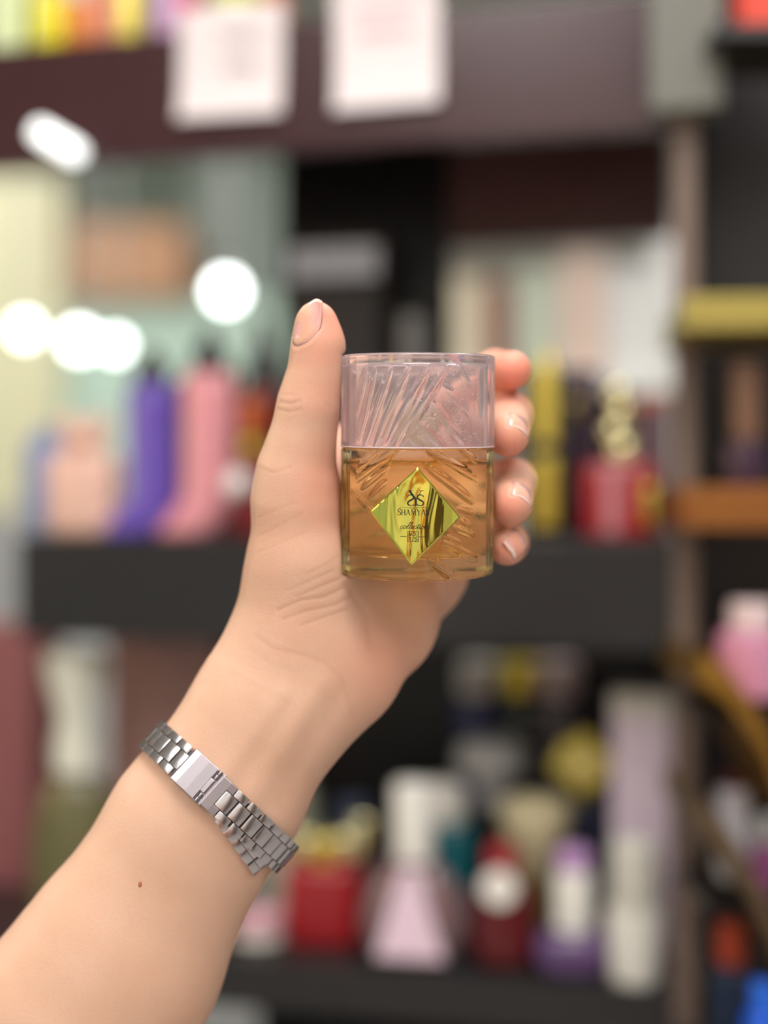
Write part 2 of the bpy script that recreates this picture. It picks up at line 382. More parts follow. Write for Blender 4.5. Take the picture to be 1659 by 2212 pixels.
# red box-like bottle with gold bow cap
M, s = lowM(702, 0.07, 0.1); t = tag(empty('red_perfume_bottle', M), 'deep red square perfume bottle with crumpled gold cap on the lower shelf', 'perfume bottle')
h1 = H(1862, 0.07, 702); h2 = H(1745, 0.07, 702)
lathe('body', rounded(82*s, 0, h1, 0.006), redg, t, 36, 1, 0.7, shape=squircle(8))
lathe('collar', rounded(26*s, h1-0.001, h1+0.006, 0.001), gold, t, 20)
for a, b, r in [(-44,0.7,26),(44,0.7,26),(0,0.35,40),(-22,0.4,30),(24,0.42,30)]:
    lathe('gold_fold', rounded(r*s, h1+0.003, h1+0.003+(h2-h1)*b*1.2, 0.006), palegold if a else gold, t, 18, 1, 0.6, M=Matrix.Translation((a*s*0.9, 0, 0)) @ Matrix.Rotation(a*0.004, 4, 'Y'))
# pink bottle with triangular label
M, s = lowM(893, 0.03, 0.05); t = tag(empty('round_perfume_bottle', M), 'wide rounded smoky pink perfume bottle with pink triangular label and white cap', 'perfume bottle')
h1 = H(1855, 0.03, 893); h2 = H(1690, 0.03, 893); R = 118*s
lathe('body', [(0.0001,0),(R*0.62,0),(R*0.85,h1*0.12),(R,h1*0.36),(R*0.93,h1*0.62),(R*0.62,h1*0.9),(R*0.36,h1),(0.0001,h1)], mat('smoky_rose_glass', S(120,94,96), 0.15, coat=0.5, noise=0.12), t, 40, 1, 0.45)
v = [(-0.62*R,-R*0.5,0.10*h1),(0.62*R,-R*0.5,0.10*h1),(0.16*R,-R*0.5,h1*0.93),(-0.16*R,-R*0.5,h1*0.93)]
v += [(a, b+0.012, c) for a, b, c in v]
link('triangle_label', pyd('triangle_label', v, [(0,1,2,3),(7,6,5,4),(0,4,5,1),(1,5,6,2),(2,6,7,3),(3,7,4,0)]), mat('pink_white_label', S(232,206,222), 0.4, noise=0.07, nscale=60), t)
lathe('cap', rounded(44*s, h1-0.001, h2, 0.004), white_p, t, 28)
M, s = lowM(962, 0.12, 0.0); t = tag(empty('teal_perfume_bottle', M), 'teal perfume bottle with white cap behind the round pink bottle', 'perfume bottle')
h1 = H(1775, 0.12, 985); h2 = H(1690, 0.12, 985)
lathe('body', rounded(62*s, 0, h1, 0.01), mat('teal_glass', S(24,104,116), 0.15, coat=0.4, noise=0.1), t, 32, 1, 0.7)
lathe('cap', rounded(40*s, h1-0.001, h2, 0.004), white_p, t, 28)
M, s = lowM(1085, 0.035, 0.0); t = tag(empty('dark_red_perfume_bottle', M), 'dark red perfume bottle with round white label beside the pink bottle', 'perfume bottle')
h1 = H(1900, 0.035, 1085); h2 = H(1822, 0.035, 1085)
lathe('body', rounded(68*s, 0, h1, 0.012), darkred, t, 36, 1, 0.6)
lathe('cap', rounded(36*s, h1-0.001, h2, 0.006), mat('brick_red_cap', S(150,40,48), 0.25, noise=0.08), t, 24)
lathe('round_label', [(0.0001,0),(38*s,0),(38*s,0.004),(0.0001,0.004)], white_p, t, 28, M=Matrix.Translation((0,-68*s*0.6+0.0005,H(1930,0.0,1075))) @ Matrix.Rotation(math.pi/2,4,'X'))
M, s = lowM(1155, 0.10, 0.0); t = tag(empty('beige_perfume_bottle', M), 'gold perfume bottle with wide beige flared cap', 'perfume bottle')
h1 = H(1880, 0.10, 1155); h2 = H(1722, 0.10, 1155)
lathe('body', rounded(44*s, 0, h1, 0.006), mat('olive_gold_glass', S(96,84,44), 0.2, noise=0.1, coat=0.3), t, 28)
lathe('cap', [(0.0001,h1-0.001),(34*s,h1-0.001),(60*s,h1+(h2-h1)*0.4),(78*s,h1+(h2-h1)*0.75),(72*s,h2-0.004),(50*s,h2),(0.0001,h2)], mat('beige_cap', S(206,194,156), 0.35, noise=0.05), t, 32)
M, s = lowM(1062, 0.18, 0.0); t = tag(empty('grey_cap_perfume_bottle', M), 'dark perfume bottle with grey white mushroom cap at the back', 'perfume bottle')
h1 = H(1735, 0.18, 1062); h2 = H(1600, 0.18, 1062)
lathe('body', rounded(60*s, 0, h1, 0.006), blackp, t, 28)
lathe('cap', [(0.0001,h1-0.001),(28*s,h1-0.001),(34*s,h1+(h2-h1)*0.35),(74*s,h1+(h2-h1)*0.55),(76*s,h1+(h2-h1)*0.85),(60*s,h2),(0.0001,h2)], mat('grey_white_cap', S(190,190,190), 0.35, noise=0.05), t, 32)
M, s = lowM(1238, 0.03, 0.1); t = tag(empty('purple_perfume_bottle', M), 'violet perfume bottle with tall white cap and lilac top', 'perfume bottle')
h1 = H(2005, 0.03, 1238); h2 = H(1880, 0.03, 1238); h3 = H(1830, 0.03, 1238)
lathe('body', rounded(82*s, 0, h1, 0.014), mat('violet_glass', S(92,66,112), 0.12, coat=0.5, noise=0.14), t, 36, 1, 0.7, shape=squircle(3))
lathe('cap', rounded(42*s, h1-0.001, h2, 0.003), white_p, t, 28)
lathe('cap_top', rounded(38*s, h2-0.001, h3, 0.006), mat('lilac_plastic', S(186,146,196), 0.3, noise=0.04), t, 28)
M, s = lowM(1372, 0.025, 0.0); t = tag(empty('lotion_tube', M), 'tall white lotion tube standing at the right end of the lower shelf', 'tube')
h1 = H(1960, 0.025, 1372); h2 = H(1812, 0.025, 1372)
lathe('tube_body', [(0.0001,0),(52*s,0),(56*s,0.006),(62*s,h1*0.9),(60*s,h1),(0.0001,h1)], white_p, t, 32)
lathe('tube_cap', rounded(52*s, h1-0.001, h2, 0.004), mat('ivory_plastic', S(214,212,202), 0.35, noise=0.06), t, 32)
M, s = lowM(1388, 0.12, 0.0); t = tag(empty('lilac_carton', M), 'tall lilac and white perfume carton behind the lotion tube', 'box')
h1 = H(1490, 0.12, 1388)
box('carton', (0,0,h1*0.45), (122*s, 0.05, h1*0.9), mat('lilac_card', S(234,216,234), 0.5, noise=0.08, nscale=25), t, 0.001)
box('lid', (0,0,h1*0.95), (126*s, 0.052, h1*0.10), mat('ivory_card', S(232,228,220), 0.5, noise=0.05), t, 0.001)
M, s = lowM(1262, 0.15, 0.0); t = tag(empty('flower_cap_perfume_bottle', M), 'navy perfume bottle topped with a yellow flower cap', 'perfume bottle')
h1 = H(1720, 0.15, 1262)
lathe('body', rounded(58*s, 0, h1, 0.006), mat('navy_glass', S(26,38,62), 0.15, coat=0.4, noise=0.1), t, 28)
yel = mat('yellow_petal', S(226,206,96), 0.35, noise=0.08)
lathe('stem', rounded(12*s, h1-0.001, H(1600,0.15,1262), 0.001), gold, t, 16)
for k in range(6):
    a = k*math.pi/3+0.3; cx_, cz_ = 36*s*math.cos(a), H(1645,0.15,1262)+36*s*math.sin(a)
    lathe('petal', [(0.0001,-0.004),(20*s,-0.003),(28*s,0),(20*s,0.003),(0.0001,0.004)], yel, t, 18, 1.2, 0.8, M=Matrix.Translation((cx_, -0.012, cz_)) @ Matrix.Rotation(math.pi/2,4,'X') @ Matrix.Rotation(-a,4,'Z'))
lathe('flower_center', [(0.0001,-0.004),(16*s,-0.002),(16*s,0.003),(0.0001,0.006)], mat('cream_center', S(236,226,190), 0.4, noise=0.05), t, 18, M=Matrix.Translation((0,-0.016,H(1645,0.15,1262))) @ Matrix.Rotation(math.pi/2,4,'X'))
for px, m, bl, lab in [(1035, mat('cream_cap', S(220,214,206), 0.35, noise=0.04), mat('cobalt_glass', S(14,20,96), 0.12, coat=0.5, noise=0.1), 'cobalt blue perfume bottle with cream cap under the middle shelf'),
                       (1125, gold, mat('bottle_green_glass', S(12,34,26), 0.12, coat=0.5, noise=0.1), 'bottle green perfume bottle with gold cap under the middle shelf'),
                       (1205, mat('blush_cap', S(222,200,200), 0.35, noise=0.04), mat('grey_mauve_glass', S(96,86,96), 0.15, coat=0.4, noise=0.1), 'grey mauve perfume bottle with blush cap under the middle shelf')]:
    M, s = lowM(px, 0.26, 0.0); t = tag(empty('tall_perfume_bottle', M), lab, 'perfume bottle', 'tall bottles at the back of the lower shelf')
    h1 = H(1500, 0.26, px); h2 = H(1425, 0.26, px)
    lathe('body', rounded(46*s, 0, h1, 0.008), bl, t, 28); lathe('cap', rounded(44*s, h1-0.001, h2, 0.005), m, t, 24)
M, s = lowM(560, 0.05, 0.0); t = tag(empty('cosmetic_jar', M), 'small white cosmetic jar with pink lid beside the forearm', 'jar')
lathe('jar_body', rounded(52*s, 0, H(2010,0.05,560), 0.006), white_p, t, 28); lathe('lid', rounded(54*s, H(2010,0.05,560)-0.0005, H(1960,0.05,560), 0.005), mat('pink_lid', S(216,166,176), 0.35, noise=0.06), t, 28)
M, s = lowM(640, 0.16, 0.0); t = tag(empty('ivory_perfume_bottle', M), 'ivory perfume bottle with pale dome cap behind the red gold-capped bottle', 'perfume bottle')
lathe('body', rounded(70*s, 0, H(1790,0.16,640), 0.01), mat('ivory_glass', S(206,202,184), 0.25, noise=0.06, coat=0.3), t, 28); lathe('cap', rounded(40*s, H(1790,0.16,640)-0.0005, H(1685,0.16,640), 0.012), mat('sage_cap', S(176,180,160), 0.35, noise=0.05), t, 28)
M, s = lowM(765, 0.18, 0.0); t = tag(empty('navy_perfume_bottle', M), 'dark navy perfume bottle right of the ivory one', 'perfume bottle')
lathe('body', rounded(50*s, 0, H(1800,0.18,765), 0.01), mat('navy_glass'), t, 28); lathe('cap', rounded(36*s, H(1800,0.18,765)-0.0005, H(1730,0.18,765), 0.004), mat('slate_blue_cap', S(70,84,110), 0.3, noise=0.05), t, 24)
# lower left
M, s = lowM(165, 0.05, 0.1); t = tag(empty('olive_perfume_bottle', M), 'large olive glass perfume bottle with waisted white stopper at the left', 'perfume bottle')
h1 = H(1650, 0.08, 165); h2 = H(1400, 0.08, 165)
lathe('body', [(0.0001,0),(96*s,0),(104*s,0.01),(104*s,h1*0.5),(80*s,h1*0.85),(44*s,h1),(0.0001,h1)], mat('olive_glass', S(96,92,58), 0.15, coat=0.4, noise=0.14), t, 36, 1, 0.7)
lathe('stopper', [(0.0001,h1-0.001),(46*s,h1-0.001),(50*s,h1+(h2-h1)*0.2),(38*s,h1+(h2-h1)*0.45),(62*s,h1+(h2-h1)*0.75),(70*s,h2-0.006),(60*s,h2),(0.0001,h2)], mat('ivory_stopper', S(226,226,210), 0.3, noise=0.03), t, 36)
for px, wpx, wd, col, ytop, lab in [(20, 190, 0.2, S(150,92,94), 1345, 'dusty red carton left of the olive bottle'), (375, 240, 0.17, S(164,128,124), 1345, 'dusty pink carton between the olive bottle and the forearm')]:
    M, s = lowM(px, wd, 0.0); t = tag(empty('dusty_carton', M), lab, 'box', 'dusty cartons at the lower left')
    h1 = H(ytop, wd, px)
    m_ = mat('dusty_card_%d' % px, col, 0.5, noise=0.07)
    box('carton', (0,0,h1*0.46), (wpx*s, 0.06, h1*0.92), m_, t, 0.001); box('lid', (0,0,h1*0.96), (wpx*s*1.01, 0.061, h1*0.08), m_, t, 0.001)

# ================================================================== right-hand display with gold ledges
side = tag(empty('gold_trim_display', Matrix.Translation((0, 0, 0))), 'black display cabinet with gold ledges at the right edge', 'cabinet')
def wbox(name, c, s, m, rot=0.0, bev=0.001, par=side):
    return box(name, (0,0,0), s, m, par, bev, M=Matrix.Translation(c) @ Matrix.Rotation(rot, 4, 'Z'))
dz = 1.02
pc = P(1640, 1106, dz)
wbox('back_panel', (0.42, dz+0.17, 1.25), (0.31, 0.012, 2.5), blackboard, -0.2)
wbox('ledge', P(1610, 672, 0.99)+Vector((0.06,0.07,0)), (0.19, 0.14, 0.024), mat('dull_gold', S(172,156,84), 0.35, 0.7, noise=0.12, nscale=20), -0.1)
wbox('ledge', P(1610, 1078, 0.99)+Vector((0.06,0.07,-0.006)), (0.19, 0.14, 0.03), mat('bronze_trim', S(150,96,48), 0.35, 0.6, noise=0.1), -0.1)
def arc_band(name, pts, wd, th, m, par):
    v = []; f = []
    n = len(pts)
    for i, p in enumerate(pts):
        for dzv, dy in ((-wd/2,0),(wd/2,0),(wd/2,th),(-wd/2,th)):
            v.append((p.x, p.y+dy, p.z+dzv))
    for i in range(n-1):
        for k in range(4):
            k2 = (k+1) % 4; f.append((4*i+k, 4*i+k2, 4*i+4+k2, 4*i+4+k))
    f.append((3,2,1,0)); f.append((4*n-4,4*n-3,4*n-2,4*n-1))
    return link(name, pyd(name, v, f), m, par)
arc_band('gold_arc', [P(1508+ q*24, 1440+ 3.2*q*q+ q*8, 0.96) for q in np.linspace(0, 8.5, 14)], 0.022, 0.12, mat('old_gold', S(190,146,66), 0.3, 0.9, noise=0.08), side)
arc_band('lower_arc', [P(1508+ q*24, 1750+ 2.0*q*q+ q*24, 0.96) for q in np.linspace(0, 8.5, 14)], 0.022, 0.12, mat('dark_bronze', S(110,92,70), 0.35, 0.5, noise=0.08), side)
def side_item(name, px, ybase, ytop, wpx, d, bodym, capm, lab, capq=0.35):
    b = P(px, ybase, d); s = d/F; h = (ybase-ytop)*s
    t = tag(empty(name, Matrix.Translation(b)), lab, 'perfume bottle')
    lathe('body', rounded(wpx*s/2, 0, h*(1-capq), 0.005), bodym, t, 24); lathe('cap', rounded(wpx*s/3, h*(1-capq)-0.0005, h, 0.003), capm, t, 20)
    return t
side_item('tan_neck_perfume_bottle', 1612, 1060, 780, 96, 1.045, mat('plum_lacquer'), mat('tan_cap', S(132,98,78), 0.35, noise=0.06), 'dark plum perfume bottle with tall tan cap on the bronze ledge', 0.62)
side_item('pink_perfume_bottle', 1625, 1508, 1300, 150, 1.02, mat('pink_marble_glass', S(206,140,170), 0.2, noise=0.35, nscale=30, coat=0.3), mat('blush_cap'), 'pink and white perfume bottle above the gold arc', 0.3)
side_item('white_perfume_bottle', 1582, 1905, 1672, 74, 1.02, mat('silver_white', S(186,184,190), 0.3, noise=0.06), mat('wine_cap', S(76,20,30), 0.3, noise=0.06), 'silver white perfume bottle with wine cap at the right edge', 0.12)
side_item('magenta_flask', 1652, 1960, 1760, 70, 1.03, mat('orchid_glass', S(150,80,130), 0.2, noise=0.2, coat=0.3), mat('grey_white_cap'), 'orchid pink perfume bottle cut by the right edge', 0.3)
side_item('orange_red_bottle', 1580, 2290, 1985, 96, 1.02, mat('blue_black_glass', S(24,40,66), 0.2, noise=0.1), mat('orange_red_cap', S(176,66,36), 0.3, noise=0.06), 'dark bottle with orange red cap at the lower right corner', 0.32)
side_item('blue_perfume_bottle', 1650, 2330, 2120, 84, 0.98, mat('bright_blue_glass', S(30,96,220), 0.2, noise=0.1, coat=0.3), mat('bright_blue_cap', S(40,110,230), 0.3, noise=0.05), 'bright blue perfume bottle in the lower right corner', 0.3)
wbox('ledge', P(1625, 1908+14, 1.02)+Vector((0.03,0.02,-0.004)), (0.14, 0.10, 0.008), blackboard, 0)
wbox('ledge', P(1625, 1510+14, 1.02)+Vector((0.03,0.02,-0.004)), (0.14, 0.10, 0.008), blackboard, 0)
wbox('ledge', P(1625, 2330, 1.0)+Vector((0.03,0.02,-0.004)), (0.14, 0.14, 0.008), blackboard, 0)
# red sign at the top right corner
t = tag(empty('red_carton', Matrix.Translation(P(1628, 75, 1.05))), 'bright red carton in the top right corner', 'box')
box('carton', (0.01, 0.0, 0.045), (0.045, 0.03, 0.09), mat('bright_red_card', S(236,80,62), 0.5, noise=0.04), t, 0.001)
box('lid', (0.01, 0.0, 0.094), (0.046, 0.031, 0.01), mat('bright_red_card'), t, 0.001)
wbox('ledge', P(1628, 75, 1.05)+Vector((0.03, 0.02, -0.006)), (0.13, 0.10, 0.010), darkboard, 0)

# ================================================================== shop beyond the open shelf back
far = 3.6
white_cab = mat('white_cabinet', S(226,226,222), 0.5, noise=0.03)
def fbox(name, x0, x1, y0, y1, d, th, m, par, bev=0.002):
    a = P(x0, y1, d); b = P(x1, y0, d)
    return box(name, (0,0,0), (b.x-a.x, th, b.z-a.z), m, par, bev, M=Matrix.Translation(((a.x+b.x)/2, d+th/2, (a.z+b.z)/2)))
cabw = tag(empty('wall_cabinet'), 'white wall cabinet with pastel cartons seen through the shelf opening', 'cabinet')
fbox('back_panel', 940, 1480, 470, 1500, 2.35, 0.02, white_cab, cabw)
fbox('board', 940, 1480, 835, 850, 2.10, 0.25, white_cab, cabw)
fbox('board', 940, 1480, 1480, 1500, 2.10, 0.25, white_cab, cabw)
fbox('plinth', 940, 1480, 1500, 2980, 2.10, 0.25, white_cab, cabw)
fbox('top_board', 940, 1480, 470, 480, 2.10, 0.25, white_cab, cabw)
for x0, x1, y0, col, lab in [(962,1050,600,S(226,214,186),'cream carton'), (1050,1110,610,S(150,100,88),'brown carton'), (1112,1210,580,S(204,212,192),'pale green carton'),
                        (1212,1310,545,S(238,212,196),'blush carton'), (1312,1440,575,S(240,240,236),'white carton')]:
    t = tag(empty('pastel_carton'), lab+' on the white cabinet beyond the shelf', 'box', 'pastel cartons on the white cabinet')
    fbox('carton', x0, x1-4, y0+20, 834.5, 2.14, 0.08, mat(lab.replace(' ','_')+'_card', col, 0.5, noise=0.04), t)
    fbox('lid', x0-1, x1-3, y0, y0+20, 2.139, 0.082, mat(lab.replace(' ','_')+'_card'), t)
# far display cases on the left
cl = tag(empty('far_display_case'), 'far pale display case with wooden canopy at the left', 'cabinet')
fbox('side_panel', -80, 130, 380, 1700, far, 0.1, mat('pale_yellow_panel', S(226,222,184), 0.5, noise=0.05), cl)
fbox('wood_canopy', 150, 400, 480, 640, far, 0.3, mat('light_wood', S(196,150,116), 0.5, noise=0.12), cl)
fbox('glass_front', 130, 610, 645, 1100, far+0.05, 0.05, mat('mint_panel', S(196,222,206), 0.3, noise=0.05), cl)
fbox('column', 420, 610, 350, 640, far+0.3, 0.2, mat('sage_grey_panel', S(150,162,154), 0.5, noise=0.05), cl)
fbox('base', -80, 610, 1105, 2300, far, 0.5, mat('pale_grey_panel', S(196,196,196), 0.5, noise=0.05), cl)
reflected_bulb = mat('reflected_spot_bulb', (1,1,1), 0.5, emis=(0.93, 1.0, 0.97), es=12.0)
reflected_lampm = mat('reflected_lamp_metal', S(190,190,188), 0.35, 0.8, noise=0.04)
def spot(px, py, d, r_px, lab):  # glowing bulbs standing in for shop spotlights mirrored in the shelf back
    p = P(px, py, d); r = r_px*d/F
    t = tag(empty('reflected_spot_lamp', Matrix.Translation(p)), lab, 'lamp', 'reflected round spot lamps beyond the shelf')
    lathe('reflected_bulb', [(0.0001,-r)]+[(r*math.sin(math.pi*i/10), -r*math.cos(math.pi*i/10)) for i in range(1,10)]+[(0.0001,r)], reflected_bulb, t, 20)
    lathe('reflected_socket', [(0.0001,r*0.9),(r*0.7,r*0.85),(r*0.6,r*2.0),(0.0001,r*2.0)], reflected_lampm, t, 16)
    lathe('stem', [(0.0001,r*1.9),(0.006,r*1.9),(0.006,2.9-p.z),(0.0001,2.9-p.z)], reflected_lampm, t, 8)
spot(55, 712, 3.3, 16, 'reflected round white spot lamp furthest left')
spot(172, 735, 3.2, 22, 'reflected round white spot lamp, brighter one beside the purple bottle')
spot(250, 745, 3.3, 15, 'reflected round white spot lamp just left of the purple bottle')
spot(488, 628, 3.0, 26, 'reflected round white spot lamp above the rose bottle')
# tube light reflection in the top fascia, built as a short glowing rod
u_, v_, s_ = SP(125, 308, -0.02)
t = tag(empty('tube_reflection', SHELF_M @ Matrix.Translation((u_, -0.02, v_)) @ Matrix.Rotation(math.radians(31), 4, 'Y')), 'white tube light reflection built as a glowing rod on the dark fascia at upper left', 'lamp')
link('tube', lathe_mesh('tube', rounded(0.0085, -0.024, 0.024, 0.004), 16), mat('tube_reflection_glow', (1,1,1), 0.5, emis=(0.95, 1.0, 0.98), es=2.2), t, Matrix.Rotation(math.radians(90), 4, 'Y'), True)  # glowing rod standing in for the tube light reflection
box('tube_reflection_mount', (0, 0.012, 0), (0.05, 0.012, 0.008), reflected_lampm, t, 0.001)

# ================================================================== bottle frame (needed by the hand)
BR, BH, BBODY = 31.2, 89.0, 51.8       # millimetres
def Pm(px, py, d): return np.array([(px-CX)/F*d, d, (CY-py)/F*d])   # millimetres from the eye
B0 = Pm(900.5, 1238, 583.0)
BROT = Matrix.Rotation(math.radians(0.15), 3, 'Y') @ Matrix.Rotation(math.radians(4.0), 3, 'X')
BMAT = (Matrix.Translation(Vector(B0/1000)+Vector((0,0,Z0))) @ BROT.to_4x4())
BR3 = np.array(BROT)

# ================================================================== hand and forearm: one implicit surface
VOX = 1.15
lo = np.array([-190.0, 535.0, -262.0]); hi = np.array([70.0, 682.0, 96.0])
dims = np.ceil((hi-lo)/VOX).astype(int)+1
ax = [lo[i]+VOX*np.arange(dims[i], dtype=np.float32) for i in range(3)]
BIG = 60.0
def smin(a, b, k):
    h = np.maximum(k-np.abs(a-b), 0)/k
    return np.minimum(a, b)-h*h*k*0.25
def cone(fld, a, ra, b, rb, k, ys=1.0):
    """smooth-union a tapered capsule into fld; ys<1 flattens it along depth"""
    a = np.asarray(a, float); b = np.asarray(b, float)
    m = max(ra, rb)+k+14
    l = np.minimum(a, b)-m; h = np.maximum(a, b)+m
    sl = tuple(slice(max(0, int((l[i]-lo[i])/VOX)), min(dims[i], int((h[i]-lo[i])/VOX)+2)) for i in range(3))
    X = ax[0][sl[0]][:, None, None]; Y = ax[1][sl[1]][None, :, None]; Z = ax[2][sl[2]][None, None, :]
    d = (b-a)*np.array([1, 1/ys, 1]); L2 = float(d@d)+1e-9
    px_, py_, pz_ = X-a[0], (Y-a[1])/ys, Z-a[2]
    t = np.clip((px_*d[0]+py_*d[1]+pz_*d[2])/L2, 0, 1)
    dist = np.sqrt((px_-t*d[0])**2+(py_-t*d[1])**2+(pz_-t*d[2])**2)-(ra+(rb-ra)*t)
    dist = dist*(0.5+0.5*ys)
    fld[sl] = smin(fld[sl], dist.astype(np.float32), k)
def new(): return np.full(dims, BIG, np.float32)
def R_(rpx, d): return rpx*d/F
def chain(fld, pts, k, ys=1.0):
    for (x0,y0,d0,r0), (x1,y1,d1,r1) in zip(pts[:-1], pts[1:]):
        cone(fld, Pm(x0,y0,d0), R_(r0,d0), Pm(x1,y1,d1), R_(r1,d1), k, ys)
arm = new()
chain(arm, [(40,2420,596,258), (170,2205,594,234), (257,2075,593,217), (417,1791,590,180), (487,1700,590,173), (552,1585,590,157), (604,1500,592,146)], 8, 0.74)
chain(arm, [(604,1500,592,146), (655,1405,594,128), (668,1300,592,116)], 14, 0.8)
thumb = new()
chain(thumb, [(640,1330,592,104), (652,1205,588,107), (641,1080,584,90), (641,1010,581,74), (655,940,578,61), (670,866,576,60), (684,800,574,50), (688,742,573,47), (683,694,573,43)], 8)
cone(thumb, Pm(700,1270,604), R_(80,604), Pm(690,1130,604), R_(75,604), 10)
hyp = new()
chain(hyp, [(640,1480,592,120), (748,1440,598,105), (818,1345,612,112), (893,1222,634,108), (915,1150,640,96)], 10, 0.62)
palm = new()
IDX, MID, RNG, LIT = (795,965,640), (850,1010,650), (900,1085,652), (925,1175,648)
for (x,y,d) in (IDX, MID, RNG, LIT):
    cone(palm, Pm(680,1330,606), R_(70,606), Pm(x,y,d), R_(58,d), 12)
cone(palm, Pm(680,1060,606), R_(60,606), Pm(*IDX), R_(58,640), 16)
fingers = []
for pts in ([(*IDX,52),(985,842,651,46),(1070,803,634,44),(1106,799,612,42)],
            [(*MID,52),(1040,910,656,47),(1101,896,624,47),(1097,941,588,47)],
            [(*RNG,52),(1045,1040,656,47),(1107,1040,622,48),(1103,1089,585,48)],
            [(*LIT,48),(1045,1155,650,42),(1096,1172,618,42),(1096,1181,590,41)]):
    f_ = new(); chain(f_, pts, 4); fingers.append(f_)
field = smin(arm, thumb, 16); field = smin(field, hyp, 18); field = smin(field, palm, 14)
for f_ in fingers: field = smin(field, f_, 3.0)
# joints of the thumb: small bulge at the base
# the bottle presses a little into the skin: cut its space out
i0, k0 = int((-38-lo[0])/VOX), int((-36-lo[2])/VOX)
G = np.stack(np.meshgrid(ax[0][i0:], ax[1], ax[2][k0:], indexing='ij'), -1)-B0.astype(np.float32)
Lc = G @ BR3.astype(np.float32)
cyl = np.maximum(np.hypot(Lc[..., 0], Lc[..., 1])-(BR+0.25), np.maximum(-0.3-Lc[..., 2], Lc[..., 2]-(BH+0.3)))
del G, Lc
sub = field[i0:, :, k0:]
c_ = -cyl; h_ = np.maximum(1.5-np.abs(sub-c_), 0)/1.5
field[i0:, :, k0:] = np.maximum(sub, c_)+h_*h_*1.5*0.25
# cut the forearm well outside the frame
def surface_nets(f):
    s = f < 0
    n = [d-1 for d in f.shape]
    c = np.zeros(n, np.int8)
    corners = [(i, j, k) for i in (0,1) for j in (0,1) for k in (0,1)]
    for i, j, k in corners: c += s[i:i+n[0], j:j+n[1], k:k+n[2]]
    act = (c > 0) & (c < 8)
    idx = np.full(n, -1, np.int64); I, J, K = np.nonzero(act); idx[I, J, K] = np.arange(len(I))
    acc = np.zeros((len(I), 3)); cnt = np.zeros(len(I))
    for a in corners:
        for ax_ in range(3):
            if a[ax_]: continue
            b = list(a); b[ax_] = 1
            va = f[I+a[0], J+a[1], K+a[2]]; vb = f[I+b[0], J+b[1], K+b[2]]
            m = (va < 0) != (vb < 0)
            t = np.where(m, va/(va-vb+1e-20), 0)
            p = np.tile(np.array(a, float), (len(I), 1)); p[:, ax_] += t
            acc += p*m[:, None]; cnt += m
    V = (np.stack([I, J, K], 1)+acc/cnt[:, None])
    quads = []
    for ax_ in range(3):
        o1, o2 = (ax_+1) % 3, (ax_+2) % 3
        sl0 = [slice(None)]*3; sl1 = [slice(None)]*3
        sl0[ax_] = slice(0, -1); sl1[ax_] = slice(1, None)
        a = s[tuple(sl0)]; b = s[tuple(sl1)]
        for sign in (0, 1):
            m = (a & ~b) if sign == 0 else (~a & b)
            q = np.argwhere(m)
            q = q[(q[:, o1] > 0) & (q[:, o2] > 0) & (q[:, o1] < n[o1]) & (q[:, o2] < n[o2])]
            def cell(d1, d2):
                r = q.copy(); r[:, o1] -= d1; r[:, o2] -= d2
                return idx[r[:, 0], r[:, 1], r[:, 2]]
            qs = np.stack([cell(1,1), cell(0,1), cell(0,0), cell(1,0)], 1)
            quads.append(qs if sign == 0 else qs[:, ::-1])
    Q = np.concatenate(quads)
    return V*VOX+lo, Q[(Q >= 0).all(1)]
def sample(p):
    q = (np.asarray(p)-lo)/VOX; q = np.clip(q, 0, dims-1.001); i = q.astype(int); t = q-i
    r = 0
    for a in (0,1):
        for b in (0,1):
            for c in (0,1):
                r = r+field[i[...,0]+a, i[...,1]+b, i[...,2]+c]*(t[...,0] if a else 1-t[...,0])*(t[...,1] if b else 1-t[...,1])*(t[...,2] if c else 1-t[...,2])
    return r
def grad(p, e=1.2):
    g = np.stack([sample(p+np.eye(3)[i]*e)-sample(p-np.eye(3)[i]*e) for i in range(3)], -1)
    return g/(np.linalg.norm(g, axis=-1, keepdims=True)+1e-9)
def fast_mesh(name, V, Q):
    me = bpy.data.meshes.new(name)
    me.vertices.add(len(V)); me.vertices.foreach_set('co', np.asarray(V, np.float32).ravel())
    me.loops.add(Q.size); me.loops.foreach_set('vertex_index', Q.ravel().astype(np.int32))
    me.polygons.add(len(Q)); me.polygons.foreach_set('loop_start', np.arange(0, Q.size, 4, dtype=np.int32))
    me.update(calc_edges=True); me.validate(); return me
